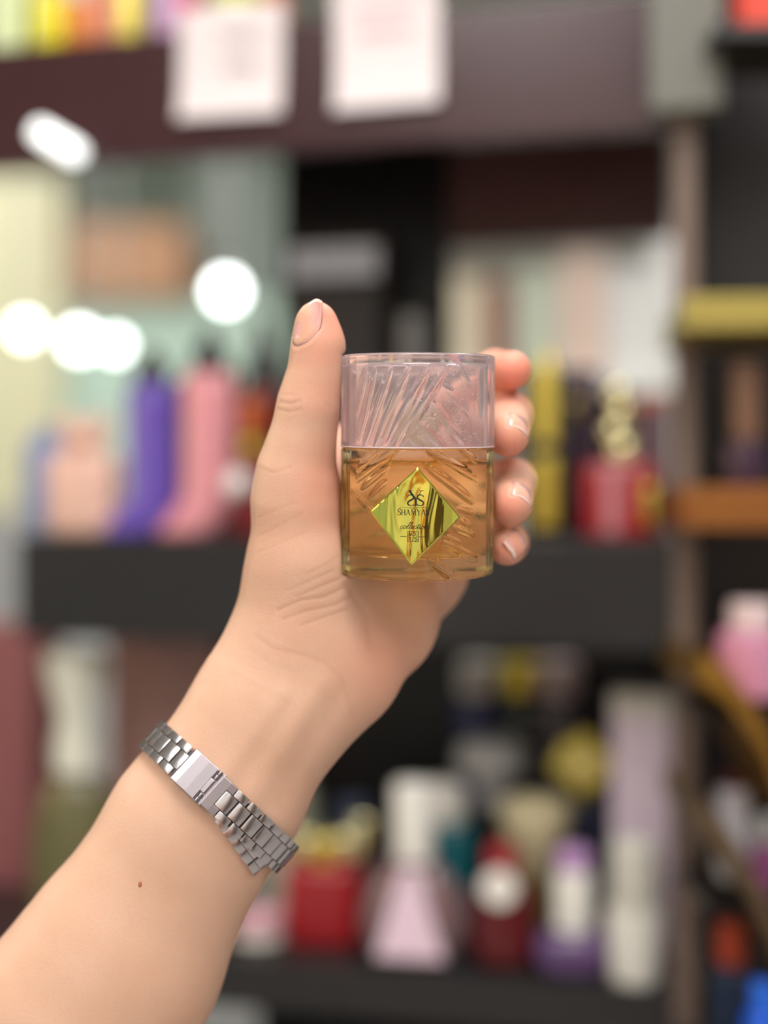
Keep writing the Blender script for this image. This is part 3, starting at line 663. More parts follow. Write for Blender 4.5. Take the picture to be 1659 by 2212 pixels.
# keep the field closed at the grid borders
for i in range(3):
    for e in (0, -1):
        sl = [slice(None)]*3; sl[i] = e; field[tuple(sl)] = np.maximum(field[tuple(sl)], 0.5)
HV, HQ = surface_nets(field)
NAIL_EDGES = []
person = tag(empty('person', Matrix.Identity(4)), 'bare left forearm and hand with fingers wrapped around the perfume bottle', 'person')
nailm = mat('nail', S(226,172,164), 0.16, coat=0.8, noise=0.03, nscale=200)
nailtip = mat('nail_tip', S(240,212,198), 0.25, coat=0.5, noise=0.02, nscale=200)
def nail(c, along, out, L, Wd, name='fingernail', bulge=0.35):
    """curved nail plate laid on the skin; c mm point, along = towards the tip, out = away from the bone"""
    c = np.array(c, float); out = np.array(out, float); out /= np.linalg.norm(out)
    al = np.array(along, float); al -= out*(al@out); al /= np.linalg.norm(al); sd = np.cross(al, out)
    na, nb = 16, 12; V = np.zeros((na+1, nb+1, 3))
    for i in range(na+1):
        a = -1+2*i/na
        wloc = Wd*(1-0.30*max(0, -a)**3 - 0.06*max(0, a)**4) 
        for j in range(nb+1):
            bq = -1+2*j/nb
            la = a*L*(1-0.16*bq*bq*(1 if a > 0 else 1.1)*abs(a))
            p = c+al*la+sd*bq*wloc
            q = p+out*9.0
            for _ in range(60):
                dd = float(sample(q)); 
                if dd < 0.02: break
                q = q-out*min(0.5, max(dd*0.7, 0.03))
                if (q-p)@out < -5: break
            V[i, j] = q
    # smooth plate, lifted off the skin in the middle and tucked in at sides and root
    C = V.copy()
    for _ in range(6):
        C[1:-1, 1:-1] = 0.25*(C[:-2, 1:-1]+C[2:, 1:-1]+C[1:-1, :-2]+C[1:-1, 2:])
    for i in range(na+1):
        a = -1+2*i/na
        for j in range(nb+1):
            bq = -1+2*j/nb
            lift = bulge*(1-bq**4)*min(1, (a+1)*2.5)-0.12
            C[i, j] += out*lift
            if a > 0.7: C[i, j] += al*0.0
    verts = []; faces = []
    for k in (0, 1):
        for i in range(na+1):
            for j in range(nb+1):
                verts.append((C[i, j]-out*(0.45 if k else 0.0))/1000+np.array([0,0,Z0]))
    id_ = lambda k, i, j: k*(na+1)*(nb+1)+i*(nb+1)+j
    for i in range(na):
        for j in range(nb):
            faces.append((id_(0,i,j), id_(0,i,j+1), id_(0,i+1,j+1), id_(0,i+1,j)))
            faces.append((id_(1,i,j), id_(1,i+1,j), id_(1,i+1,j+1), id_(1,i,j+1)))
    for i in range(na):
        faces.append((id_(0,i,0), id_(0,i+1,0), id_(1,i+1,0), id_(1,i,0))); faces.append((id_(0,i,nb), id_(1,i,nb), id_(1,i+1,nb), id_(0,i+1,nb)))
    for j in range(nb):
        faces.append((id_(0,0,j), id_(1,0,j), id_(1,0,j+1), id_(0,0,j+1))); faces.append((id_(0,na,j), id_(0,na,j+1), id_(1,na,j+1), id_(1,na,j)))
    NAIL_EDGES.append(np.concatenate([C[:, 0], C[:, -1], C[0, :]])+0*al)
    me = pyd(name, verts, faces); me.materials.append(nailm); me.materials.append(nailtip)
    nn = len(me.polygons); 
    for k in range(na*nb*2):
        i = (k//2)//nb
        if i >= na-1: me.polygons[k].material_index = 1
    o = link(name, me, None, person, smooth=True)
    bm = bmesh.new(); bm.from_mesh(me); bmesh.ops.recalc_face_normals(bm, faces=bm.faces); bm.to_mesh(me); bm.free()
    return o
nail(Pm(652,695,566), (-0.03,-0.05,1), (-0.90,-0.44,0.05), 9.8, 6.0)
nail(Pm(1127,912,586), (0.02,-0.80,-0.55), (0.72,-0.22,0.62), 6.4, 5.8)
nail(Pm(1133,1062,583), (0.02,-0.80,-0.55), (0.76,-0.22,0.58), 6.4, 5.8)
nail(Pm(1124,1168,586), (-0.10,-0.85,-0.40), (0.85,-0.18,0.45), 5.4, 5.0)
# relax, then project back to the surface
for _ in range(2):
    g = grad(HV); HV = HV-g*sample(HV)[:, None]*0.9
me = fast_mesh('arm_base', HV, HQ)
tmp = bpy.data.objects.new('tmp', me); COL.objects.link(tmp)
sm = tmp.modifiers.new('s', 'SMOOTH'); sm.factor = 0.5; sm.iterations = 3
sb = tmp.modifiers.new('u', 'SUBSURF'); sb.levels = 1; sb.render_levels = 1
dg = bpy.context.evaluated_depsgraph_get(); me2 = bpy.data.meshes.new_from_object(tmp.evaluated_get(dg)); bpy.data.objects.remove(tmp)
n = len(me2.vertices); HV = np.empty(n*3, np.float32); me2.vertices.foreach_get('co', HV); HV = HV.reshape(-1, 3).astype(float)
N = np.empty(n*3, np.float32); me2.vertices.foreach_get('normal', N); N = N.reshape(-1, 3)
# picture-plane coordinates of the skin, only used to place folds and blush on the hand
SX = CX+HV[:, 0]/HV[:, 1]*F; SY = CY-HV[:, 2]/HV[:, 1]*F
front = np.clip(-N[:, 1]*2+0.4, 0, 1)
def seg_dist(pts):
    best = np.full(n, 1e9)
    for a, b in zip(pts[:-1], pts[1:]):
        a = np.array(a, float); b = np.array(b, float); d = b-a
        t = np.clip(((SX-a[0])*d[0]+(SY-a[1])*d[1])/(d@d), 0, 1)
        best = np.minimum(best, np.hypot(SX-a[0]-t*d[0], SY-a[1]-t*d[1]))
    return best
disp = np.zeros(n); fold = np.zeros(n)
creases = [  # folds of thumb, palm heel and wrist: polyline, half width, depth in mm
    ([(606,868),(628,872),(648,866)], 5, .35), ([(600,884),(625,890),(650,884)], 5, .30), ([(608,852),(632,852)], 4, .22), ([(700,872),(722,880)], 4, .2),
    ([(562,1010),(590,1022),(625,1010)], 6, .2), ([(560,1118),(600,1100),(640,1086)], 5, .16), ([(556,1160),(604,1136),(650,1110)], 5, .16), ([(556,1195),(610,1172),(660,1150)], 5, .14),
    ([(600,1318),(650,1296),(700,1290),(742,1270)], 6, .40), ([(612,1338),(660,1320),(720,1308),(760,1288)], 6, .34), ([(640,1290),(690,1268),(735,1250)], 5, .3),
    ([(620,1276),(668,1256),(720,1232)], 5, .24), ([(650,1352),(700,1334),(745,1318)], 5, .28), ([(660,1240),(700,1222),(728,1204)], 5, .2),
    ([(556,1376),(590,1402),(640,1412),(700,1432),(740,1470),(764,1546)], 9, .2), ([(540,1400),(580,1432),(640,1452)], 9, .1),
    ([(500,1452),(560,1490),(620,1520)], 10, .08), ([(745,1262),(790,1330),(800,1400)], 10, .3), ([(1072,1128),(1090,1134)],4,.2)]
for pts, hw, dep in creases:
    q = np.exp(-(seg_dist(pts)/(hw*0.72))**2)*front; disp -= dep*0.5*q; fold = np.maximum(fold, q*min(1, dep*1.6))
# two tendons under the wrist skin and the fine unevenness of flesh
disp += 0.7*np.exp(-(seg_dist([(690,1480),(560,1690),(520,1760)])/26)**2)*front
disp -= 0.5*np.exp(-(seg_dist([(738,1500),(640,1660),(600,1740)])/24)**2)*front
disp += 0.5*np.exp(-(seg_dist([(610,1500),(480,1680)])/24)**2)*front
for E in NAIL_EDGES:      # groove of the nail fold
    cen = E.mean(0); near = np.nonzero(np.linalg.norm(HV-cen, axis=1) < 16)[0]
    dd = np.min(np.linalg.norm(HV[near][:, None]-E[None], axis=2), axis=1)
    q = np.exp(-(dd/0.8)**2); disp[near] -= 0.20*q; disp[near] += 0.10*np.exp(-((dd-1.9)/0.8)**2)
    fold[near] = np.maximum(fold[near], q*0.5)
HV = HV+N*disp[:, None]
me2.vertices.foreach_set('co', (HV/1000+np.array([0,0,Z0])).astype(np.float32).ravel())
# blush: r = redness of finger tips and palm, g = folds
red = np.zeros(n)
def blush(x, y, r, a): 
    global red
    red = np.maximum(red, a*np.exp(-((SX-x)**2+(SY-y)**2)/(r*r)))
for x, y, r, a in [(705,690,60,.75),(690,760,60,.4),(1110,800,80,1.0),(1100,960,60,.75),(1095,1095,60,.75),(1095,1190,50,.75),(690,850,70,.3),(830,1430,110,.35),(740,1050,110,.5),(620,1150,120,.12),(900,1260,160,.2),(640,1340,90,.12),(950,950,200,.1)]:
    blush(x, y, r, a)
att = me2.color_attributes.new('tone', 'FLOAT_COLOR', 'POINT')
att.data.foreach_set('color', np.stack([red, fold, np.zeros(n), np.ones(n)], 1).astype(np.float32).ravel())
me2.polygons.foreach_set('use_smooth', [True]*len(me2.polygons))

skin = bpy.data.materials.new('skin'); skin.use_nodes = True; nt = skin.node_tree; b = nt.nodes['Principled BSDF']
at = nt.nodes.new('ShaderNodeAttribute'); at.attribute_name = 'tone'
sp = nt.nodes.new('ShaderNodeSeparateColor'); nt.links.new(at.outputs['Color'], sp.inputs['Color'])
tc = nt.nodes.new('ShaderNodeTexCoord')
nz = nt.nodes.new('ShaderNodeTexNoise'); nz.inputs['Scale'].default_value = 45; nz.inputs['Detail'].default_value = 5; nt.links.new(tc.outputs['Object'], nz.inputs['Vector'])
base = nt.nodes.new('ShaderNodeMix'); base.data_type = 'RGBA'
base.inputs['A'].default_value = (*S(214,170,142),1); base.inputs['B'].default_value = (*S(230,190,166),1)
nt.links.new(nz.outputs['Fac'], base.inputs['Factor'])
mr = nt.nodes.new('ShaderNodeMix'); mr.data_type = 'RGBA'; mr.inputs['B'].default_value = (*S(240,150,128),1)
nt.links.new(base.outputs['Result'], mr.inputs['A']); nt.links.new(sp.outputs['Red'], mr.inputs['Factor'])
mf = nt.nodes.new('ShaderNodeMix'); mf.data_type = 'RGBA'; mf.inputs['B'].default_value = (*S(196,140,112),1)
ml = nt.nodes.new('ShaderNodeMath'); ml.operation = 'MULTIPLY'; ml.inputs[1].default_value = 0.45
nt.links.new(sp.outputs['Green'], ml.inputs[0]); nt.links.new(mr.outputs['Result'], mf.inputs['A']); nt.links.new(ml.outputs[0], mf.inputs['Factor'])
nt.links.new(mf.outputs['Result'], b.inputs['Base Color'])
b.inputs['Roughness'].default_value = 0.47; b.inputs['Specular IOR Level'].default_value = 0.4
b.inputs['Subsurface Weight'].default_value = 0.35; b.inputs['Subsurface Radius'].default_value = (1.0, 0.35, 0.2); b.inputs['Subsurface Scale'].default_value = 0.0035
vo = nt.nodes.new('ShaderNodeTexVoronoi'); vo.inputs['Scale'].default_value = 1500; nt.links.new(tc.outputs['Object'], vo.inputs['Vector'])
n2 = nt.nodes.new('ShaderNodeTexNoise'); n2.inputs['Scale'].default_value = 420; n2.inputs['Detail'].default_value = 6; nt.links.new(tc.outputs['Object'], n2.inputs['Vector'])
ad = nt.nodes.new('ShaderNodeMath'); ad.operation = 'ADD'; nt.links.new(vo.outputs['Distance'], ad.inputs[0]); nt.links.new(n2.outputs['Fac'], ad.inputs[1])
bp = nt.nodes.new('ShaderNodeBump'); bp.inputs['Strength'].default_value = 0.13; bp.inputs['Distance'].default_value = 0.0005
nt.links.new(ad.outputs[0], bp.inputs['Height']); nt.links.new(bp.outputs['Normal'], b.inputs['Normal'])

me2.name = 'hand_and_forearm'
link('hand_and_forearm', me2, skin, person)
# mole on the forearm
for dq in np.arange(537, 640, 0.1):
    p = Pm(303, 1911, dq)
    if float(sample(p)) < 0.05: break
me = lathe_mesh('mole', [(0.0001,-0.0004),(0.0009,-0.0003),(0.0011,0.0),(0.0007,0.0002),(0.0001,0.0003)], 12, 0.75, 1.2)
link('mole', me, mat('brown_mole', S(176,108,74), 0.6, noise=0.1, nscale=900), person, Matrix.Translation(Vector(p/1000)+Vector((0,0,Z0))) @ Matrix.Rotation(math.pi/2, 4, 'X'), True)

# ================================================================== steel bracelet
steel = mat('brushed_steel', S(208,203,207), 0.24, 1.0, noise=0.05, nscale=700, bump=0.04)
steelp = mat('polished_steel', S(164,156,162), 0.36, 1.0, noise=0.04, nscale=300, bump=0.02)
C0 = Pm(470, 1718, 590.0)
bdir = np.array([0.735, 0, -0.678]); adir = np.array([0.678, 0, 0.735]); fdir = np.array([0, -1.0, 0])+0.23*adir; fdir /= np.linalg.norm(fdir); adir = adir-fdir*(adir@fdir); adir /= np.linalg.norm(adir)
NPH = 180; rr = np.zeros(NPH)
for i in range(NPH):
    ph = 2*math.pi*i/NPH; dv = math.cos(ph)*bdir+math.sin(ph)*fdir
    rs = np.arange(12, 62, 0.25); vals = np.maximum(sample(C0+rs[:, None]*dv+adir*4), sample(C0+rs[:, None]*dv-adir*4)*0-9)
    vals = np.minimum(np.minimum(sample(C0+rs[:, None]*dv+adir*6), sample(C0+rs[:, None]*dv-adir*6)), sample(C0+rs[:, None]*dv))
    rr[i] = rs[np.argmax(vals > 0)]
fr = np.fft.rfft(rr); fr[5:] = 0; rr2 = np.fft.irfft(fr, NPH)
rr2 += max(0, np.percentile(rr-rr2, 92))
MM = 1440; ph = 2*np.pi*np.arange(MM)/MM
rfine = np.interp(ph, 2*np.pi*np.arange(NPH+1)/NPH, np.append(rr2, rr2[0]))
ph0 = np.argmin(np.abs(ph-np.pi/2))
order = (ph0-np.arange(MM+1)) % MM             # from the front towards the right (decreasing angle)
ringp = np.array([C0+(rfine[i]+1.3)*(math.cos(ph[i])*bdir+math.sin(ph[i])*fdir) for i in order])
sl_ = np.concatenate([[0], np.cumsum(np.linalg.norm(np.diff(ringp, axis=0), axis=1))]); PER = sl_[-1]
def ring(s):
    s = s % PER
    p = np.array([np.interp(s, sl_, ringp[:, k]) for k in range(3)])
    q0 = np.array([np.interp((s-1.2) % PER, sl_, ringp[:, k]) for k in range(3)]); q1 = np.array([np.interp((s+1.2) % PER, sl_, ringp[:, k]) for k in range(3)])
    T = q1-q0; T /= np.linalg.norm(T); A = adir; Nn = np.cross(A, T)
    if Nn@(p-C0) < 0: Nn = -Nn
    return p, T, A, Nn
def frame(p, T, A, Nn):
    M = Matrix.Identity(4)
    A2 = np.cross(Nn, T); 
    for k, vv in enumerate((T, A2, Nn)):
        for r in range(3): M[r][k] = vv[r]
    q = p/1000
    M[0][3], M[1][3], M[2][3] = q[0], q[1], q[2]+Z0
    return M
bracelet = tag(empty('link_bracelet', Matrix.Identity(4)), 'silver steel link bracelet with folding clasp around the wrist', 'bracelet')
mm = 0.001
PITCH = 7.0
def link_mesh(name, Ls, Ws, Ts, dome=0.25):
    """bevelled link with a softly domed top, rounded over in the band direction"""
    bm = bmesh.new(); bmesh.ops.create_cube(bm, size=1)
    for v in bm.verts: v.co = Vector((v.co.x*Ls, v.co.y*Ws, v.co.z*Ts))*mm
    ed = [e for e in bm.edges]
    bmesh.ops.bevel(bm, geom=ed, offset=0.28*mm, segments=2, affect='EDGES', profile=0.7)
    bmesh.ops.subdivide_edges(bm, edges=[e for e in bm.edges if abs(e.verts[0].co.x-e.verts[1].co.x) > Ls*mm*0.6], cuts=3)
    for v in bm.verts:
        if v.co.z > 0: v.co.z -= dome*mm*(v.co.x/(Ls*mm*0.5))**2
    me = mesh_of(name, bm); me.materials.append(steel); me.polygons.foreach_set('use_smooth', [True]*len(me.polygons))
    try: me.set_sharp_from_angle(angle=math.radians(40))
    except Exception: pass
    return me
ML_C = link_mesh('center_link', 6.35, 7.1, 2.0, 0.6); ML_E = link_mesh('edge_link', 6.3, 3.35, 1.8, 0.55)
CL0, CL1 = -20.4, -4.2
n_links = int(round((PER+CL0-CL1-5.0)/PITCH)); pitch = (PER+CL0-1.2-CL1-4.0)/(n_links+0.45)
def lift(s): return 1.5*math.exp(-((s-16)/15)**2) if s > -4 else 0.0
for i in range(n_links+1):
    sc_ = CL1+4.0+i*pitch+pitch*0.45
    if sc_ < PER+CL0+0.5:
        p, T, A, Nn = ring(sc_); o = link('center_link', ML_C, None, bracelet); o.matrix_basis = frame(p+Nn*(0.15+lift(sc_)), T, A, Nn)
    se = sc_+pitch*0.5
    if i and False: pass
    for sg in (-1, 1):
        if se < PER+CL0+0.5:
            p, T, A, Nn = ring(se); o = link('edge_link', ML_E, None, bracelet); o.matrix_basis = frame(p+Nn*lift(se)+A*sg*5.45, T, A, Nn)
# dark strip added under the links to make the gaps look shaded
v = []; f = []; NS = 120
for i in range(NS):
    s_ = PER*i/NS; p, T, A, Nn = ring(s_); lf = lift(s_ if s_ < PER/2 else s_-PER)
    for a_, n_ in ((-5.8,-0.8),(5.8,-0.8),(5.8,-0.1),(-5.8,-0.1)): v.append((p+A*a_+Nn*(n_+lf))/1000+np.array([0,0,Z0]))
for i in range(NS):
    j = (i+1) % NS
    for k in range(4): f.append((4*i+k, 4*j+k, 4*j+(k+1)%4, 4*i+(k+1)%4))
me = pyd('gap_strip', v, f)
bm = bmesh.new(); bm.from_mesh(me); bmesh.ops.recalc_face_normals(bm, faces=bm.faces); bm.to_mesh(me); bm.free()
link('gap_strip', me, mat('dark_gap_fill', S(70,66,68), 0.4, 1.0, noise=0.08, nscale=300), bracelet)
# clasp: base tray, cover, hinge knuckles, end plate
pc_, T, A, Nn = ring((CL0+CL1)/2); FM = frame(pc_+Nn*0.35, T, A, Nn)
CLn = CL1-CL0
def cbox(name, c, s, m, bev=0.25):
    me = mesh_of(name, bm_box(Vector(c)*mm, Vector(s)*mm, bev*mm, 2)); me.materials.append(m)
    o = link(name, me, None, bracelet); o.matrix_basis = FM; return o
cbox('clasp_tray', (0.2, 0, -0.95), (CLn+0.4, 15.4, 0.9), steelp)
# cover with a rolled left end
prof = [(-CLn/2-0.2, -0.6), (-CLn/2-0.1, 0.3), (-CLn/2+0.5, 0.75), (-CLn/2+2.2, 1.0), (-CLn/2+3.4, 1.12), (0, 1.2), (CLn/2-3.6, 1.12), (CLn/2-3.4, 0.8)]
v = []; f = []
for x, z in prof:
    for y in (-7.3, 7.3): v.append((x*mm, y*mm, z*mm))
for x, z in prof:
    for y in (-7.3, 7.3): v.append((x*mm, y*mm, -0.7*mm))
k = len(prof)
for i in range(k-1):
    f.append((2*i, 2*i+2, 2*i+3, 2*i+1)); j = 2*k; f.append((j+2*i, j+2*i+1, j+2*i+3, j+2*i+2))
    f.append((2*i, j+2*i, j+2*i+2, 2*i+2)); f.append((2*i+1, 2*i+3, j+2*i+3, j+2*i+1))
f.append((0, 1, 2*k+1, 2*k)); f.append((2*k-2, 4*k-2, 4*k-1, 2*k-1))
me = pyd('clasp_cover', v, f); me.materials.append(steelp)
bm = bmesh.new(); bm.from_mesh(me); bmesh.ops.recalc_face_normals(bm, faces=bm.faces); bm.to_mesh(me); bm.free()
o = link('clasp_cover', me, None, bracelet); o.matrix_basis = FM
cbox('cover_tongue', (CLn/2-2.6, 0, 0.25), (2.2, 6.6, 1.5), steelp, 0.3)
for sg in (-1, 1):
    for q in (0, 1):
        me = lathe_mesh('hinge_knuckle', rounded(0.95*mm, -1.0*mm, 1.0*mm, 0.2*mm), 14); me.materials.append(steelp)
        o = link('hinge_knuckle', me, None, bracelet, smooth=True); o.matrix_basis = FM @ Matrix.Translation((CLn/2-2.0*1.0*mm*1000*0+ (CLn/2)*0, 0, 0)) if False else FM @ Matrix.Translation(((CLn/2-2.1)*mm, sg*(4.6+2.15*q)*mm, 0.1*mm)) @ Matrix.Rotation(math.pi/2, 4, 'X')
p, T, A, Nn = ring(CL1+1.9); FM2 = frame(p+Nn*0.9, T, A, Nn)
me = mesh_of('end_plate', bm_box((0, 0, 0), (4.6*mm, 14.4*mm, 1.5*mm), 0.3*mm, 2)); me.materials.append(steelp); o = link('end_plate', me, None, bracelet); o.matrix_basis = FM2
for sg in (-1, 1):
    p, T, A, Nn = ring(CL1+5.4); me = mesh_of('end_lug', bm_box((0, 0, 0), (3.6*mm, 3.5*mm, 1.5*mm), 0.3*mm, 2)); me.materials.append(steelp)
    o = link('end_lug', me, None, bracelet); o.matrix_basis = frame(p+Nn*0.9+A*sg*5.45, T, A, Nn)
# folded-under strap end peeking out below the band
for i in range(6):
    q = i/5.0
    px_, py_ = 464+q*84, 1757+q*118
    for dq in np.arange(537, 640, 0.1):
        p = Pm(px_, py_, dq)
        if float(sample(p)) < 1.0: break
    Nn = grad(p[None])[0]; T = np.array([0.60, 0, -0.80]); T -= Nn*(T@Nn); T /= np.linalg.norm(T); A = np.cross(Nn, T)
    for sg, ml in ((0, ML_E), (1, ML_C)):
        off = A*(5.4 if sg else 0.0)
        if off@np.array([0.68,0,0.73]) < 0: off = -off
        o = link('folded_edge_link' if not sg else 'folded_center_link', ml, None, bracelet); o.matrix_basis = frame(p+off-Nn*0.2*sg, T, A, Nn)

# ================================================================== the perfume bottle
bottle = tag(empty('perfume_bottle', BMAT), 'cut-glass perfume bottle of amber liquid with clear cap and gold diamond label', 'perfume bottle')
def glassmat(name, col, ior, rough=0.0):
    m = bpy.data.materials.new(name); m.use_nodes = True; nt = m.node_tree; nt.nodes.remove(nt.nodes['Principled BSDF'])
    g = nt.nodes.new('ShaderNodeBsdfGlass'); g.inputs['Color'].default_value = (*col, 1); g.inputs['IOR'].default_value = ior; g.inputs['Roughness'].default_value = rough
    nzz = nt.nodes.new('ShaderNodeTexNoise'); nzz.inputs['Scale'].default_value = 60; bpp = nt.nodes.new('ShaderNodeBump'); bpp.inputs['Strength'].default_value = 0.02; bpp.inputs['Distance'].default_value = 0.0006
    nt.links.new(nzz.outputs['Fac'], bpp.inputs['Height']); nt.links.new(bpp.outputs['Normal'], g.inputs['Normal'])
    nt.links.new(g.outputs['BSDF'], nt.nodes['Material Output'].inputs['Surface']); return m
g_body = glassmat('amber_tinted_glass', (1.0, 0.98, 0.87), 1.47)
g_liq = glassmat('amber_liquid', (1.0, 0.90, 0.69), 0.93)
g_cap = glassmat('clear_pink_plastic', (1.0, 0.955, 0.965), 1.42)
nt = g_cap.node_tree; gl = [q for q in nt.nodes if q.type == 'BSDF_GLASS'][0]; df = nt.nodes.new('ShaderNodeBsdfTranslucent'); df.inputs['Color'].default_value = (*S(255,242,243), 1)
dd_ = nt.nodes.new('ShaderNodeBsdfDiffuse'); dd_.inputs['Color'].default_value = (*S(255,242,243), 1); m1 = nt.nodes.new('ShaderNodeMixShader'); m1.inputs[0].default_value = 0.5; m2 = nt.nodes.new('ShaderNodeMixShader'); m2.inputs[0].default_value = 0.14
nt.links.new(df.outputs[0], m1.inputs[1]); nt.links.new(dd_.outputs[0], m1.inputs[2]); nt.links.new(gl.outputs[0], m2.inputs[1]); nt.links.new(m1.outputs[0], m2.inputs[2]); nt.links.new(m2.outputs[0], nt.nodes['Material Output'].inputs['Surface'])
PXMM = 0.18
def u_of(px): return math.asin(max(-0.99, min(0.99, (px-900)*PXMM/BR)))
def z_of(py): return (1257.5-py)*PXMM
def gv(x0, y0, x1, y1, w, d): return (u_of(x0)*BR, z_of(y0), u_of(x1)*BR, z_of(y1), w, d)
cap_cuts = [gv(763,900,784,790,1.6,.7), gv(768,955,806,792,1.7,.8), gv(778,975,842,790,1.9,.9), gv(800,980,880,788,1.9,.9), gv(824,980,922,788,2.0,1.0), gv(848,980,962,786,2.0,1.0),
            gv(890,905,960,975,1.8,.8), gv(916,858,1000,960,1.9,.8), gv(950,826,1010,900,1.6,.7), gv(980,782,1012,838,1.5,.6), gv(876,940,925,985,1.5,.7), gv(1036,788,1036,905,1.6,.8)]
body_cuts = [gv(762,1044,862,962,1.9,.9), gv(772,1062,840,1002,1.6,.8), gv(790,1078,832,1036,1.3,.6), gv(765,1078,800,1106,1.4,.6), gv(764,1020,815,972,1.5,.7),
             gv(908,966,1030,1040,1.9,.9), gv(906,1000,1022,1090,1.9,.9), gv(985,966,1030,1000,1.4,.6), gv(982,1098,1024,1112,1.3,.6), gv(990,1122,1016,1142,1.2,.6), gv(972,1138,1026,1162,1.4,.7),
             gv(944,1168,1032,1216,1.8,.8), gv(920,1206,980,1256,1.8,.9), gv(956,1158,1000,1180,1.2,.5)]
# cuts on the far side of the glass
for k in range(8):
    th = math.radians(128+k*14.5); sg = 1 if k < 4 else -1
    body_cuts.append((th*BR-sg*7, 8+4*(k%3), th*BR+sg*7, 34+3*(k%2), 1.9, .9))
    cap_cuts.append((th*BR-sg*5, 54, th*BR+sg*5, 82, 1.9, .9))
def cut_shell(z0, z1, nz_, cuts, R0):
    nth = 640
    TH_, ZZ = np.meshgrid(2*np.pi*np.arange(nth)/nth, np.linspace(z0, z1, nz_+1), indexing='xy')
    Rr = np.full(TH_.shape, R0)
    # upright flutes on both flanks
    a = np.degrees(TH_)
    for c0 in (90, 270):
        d = a-c0; inside = np.clip((29-np.abs(d))/1.5, 0, 1)
        Rr -= inside*1.05*(0.5-0.5*np.cos(d/9.6*2*np.pi+np.pi))**0.7*np.clip((ZZ-z0)/2, 0, 1)*np.clip((z1-ZZ)/2, 0, 1)
    for (u0, v0, u1, v1, w_, d_) in cuts:
        d_ *= 1.35; w_ *= 1.05
        for wrapo in (-2*np.pi*R0, 0, 2*np.pi*R0):
            U = TH_*R0+wrapo
            dx, dy = u1-u0, v1-v0; L = math.hypot(dx, dy)
            s = ((U-u0)*dx+(ZZ-v0)*dy)/L; tt = ((U-u0)*(-dy)+(ZZ-v0)*dx)/L
            q = np.clip(1-np.abs(2*s/L-1)**3, 0, 1); ww = w_*np.sqrt(q)+1e-6
            prof_ = np.clip(1-(tt/ww)**2, 0, 1)*q
            Rr = np.minimum(Rr, R0-d_*prof_)
    return TH_, ZZ, Rr, nth
def shell_mesh(name, z0, z1, nz_, cuts, R0, round_b, round_t, inner=None, open_bottom=False):
    TH_, ZZ, Rr, nth = cut_shell(z0, z1, nz_, cuts, R0)
    e = np.clip(1-(ZZ-z0)/max(round_b, 1e-6), 0, 1); Rr = Rr-round_b*(1-np.sqrt(1-e**2*0.999))
    e = np.clip(1-(z1-ZZ)/max(round_t, 1e-6), 0, 1); Rr = Rr-round_t*(1-np.sqrt(1-e**2*0.999))
    rows = [np.stack([Rr*np.sin(TH_), -Rr*np.cos(TH_), ZZ], -1)[j] for j in range(nz_+1)]
    th = 2*np.pi*np.arange(nth)/nth
    def circ(r, z): return np.stack([r*np.sin(th), -r*np.cos(th), np.full(nth, z)], -1)
    top = [circ(r, z1) for r in (R0*0.8, R0*0.5, R0*0.2)]
    rows = rows+top
    if inner:   # cavity open at the bottom: (radius, ceiling height)
        ri, zc = inner
        rows_low = [circ(ri*0.02, zc), circ(ri*0.4, zc), circ(ri-1.5, zc), circ(ri-0.4, zc-0.5), circ(ri, zc-1.6), circ(ri, (zc+z0)/2), circ(ri, z0)]
        rows = rows_low+rows
    else:
        rows = [circ(r, z0+dz_) for r, dz_ in ((R0*0.1, 1.2), (R0*0.5, 0.9), (R0*0.82, 0.25))]+rows
    V = np.concatenate(rows)*mm; nr = len(rows)
    i = np.arange(nth); i2 = (i+1) % nth
    Fq = np.concatenate([np.stack([j*nth+i, j*nth+i2, (j+1)*nth+i2, (j+1)*nth+i], 1) for j in range(nr-1)])
    c0, c1 = len(V), len(V)+1
    V = np.concatenate([V, [V[:nth].mean(0)], [V[-nth:].mean(0)]])
    faces = [tuple(q) for q in Fq.tolist()]+[(c0, int(b_), int(a_)) for a_, b_ in zip(i, i2)]+[(c1, (nr-1)*nth+int(a_), (nr-1)*nth+int(b_)) for a_, b_ in zip(i, i2)]
    me = bpy.data.meshes.new(name); me.from_pydata(V.tolist(), [], faces); me.update()
    bm = bmesh.new(); bm.from_mesh(me); bmesh.ops.recalc_face_normals(bm, faces=bm.faces); bm.to_mesh(me); bm.free()
    me.polygons.foreach_set('use_smooth', [True]*len(me.polygons))
    try: me.set_sharp_from_angle(angle=math.radians(50))
    except Exception: pass
    return me
link('glass_body', shell_mesh('glass_body', 0.0, BBODY, 110, body_cuts, BR, 1.8, 0.9), g_body, bottle)
link('cap', shell_mesh('cap', BBODY+0.35, BH, 80, cap_cuts, BR+0.1, 0.3, 1.2, inner=(BR-3.4, BH-3.6)), g_cap, bottle)
lathe('seam_highlight', [((BR-3.2)*mm,(BBODY+0.06)*mm),((BR+0.25)*mm,(BBODY+0.06)*mm),((BR+0.42)*mm,(BBODY+0.3)*mm),((BR+0.25)*mm,(BBODY+0.62)*mm),((BR-3.2)*mm,(BBODY+0.3)*mm)], mat('pink_white_highlight', S(248,224,226), 0.2, coat=0.4, trans=0.3, noise=0.02), bottle, 128)  # bright highlight along the cap seam, built as a pale ring
LR = BR-3.6
lathe('liquid', [(0.01*mm,8.6*mm),(LR*0.6*mm,8.2*mm),((LR-2.5)*mm,8.4*mm),((LR-0.7)*mm,9.2*mm),(LR*mm,11.2*mm),(LR*mm,42*mm),((LR-0.8)*mm,45*mm),((LR-3)*mm,46.6*mm),(12*mm,47.6*mm),(0.01*mm,47.6*mm)], g_liq, bottle, 96)
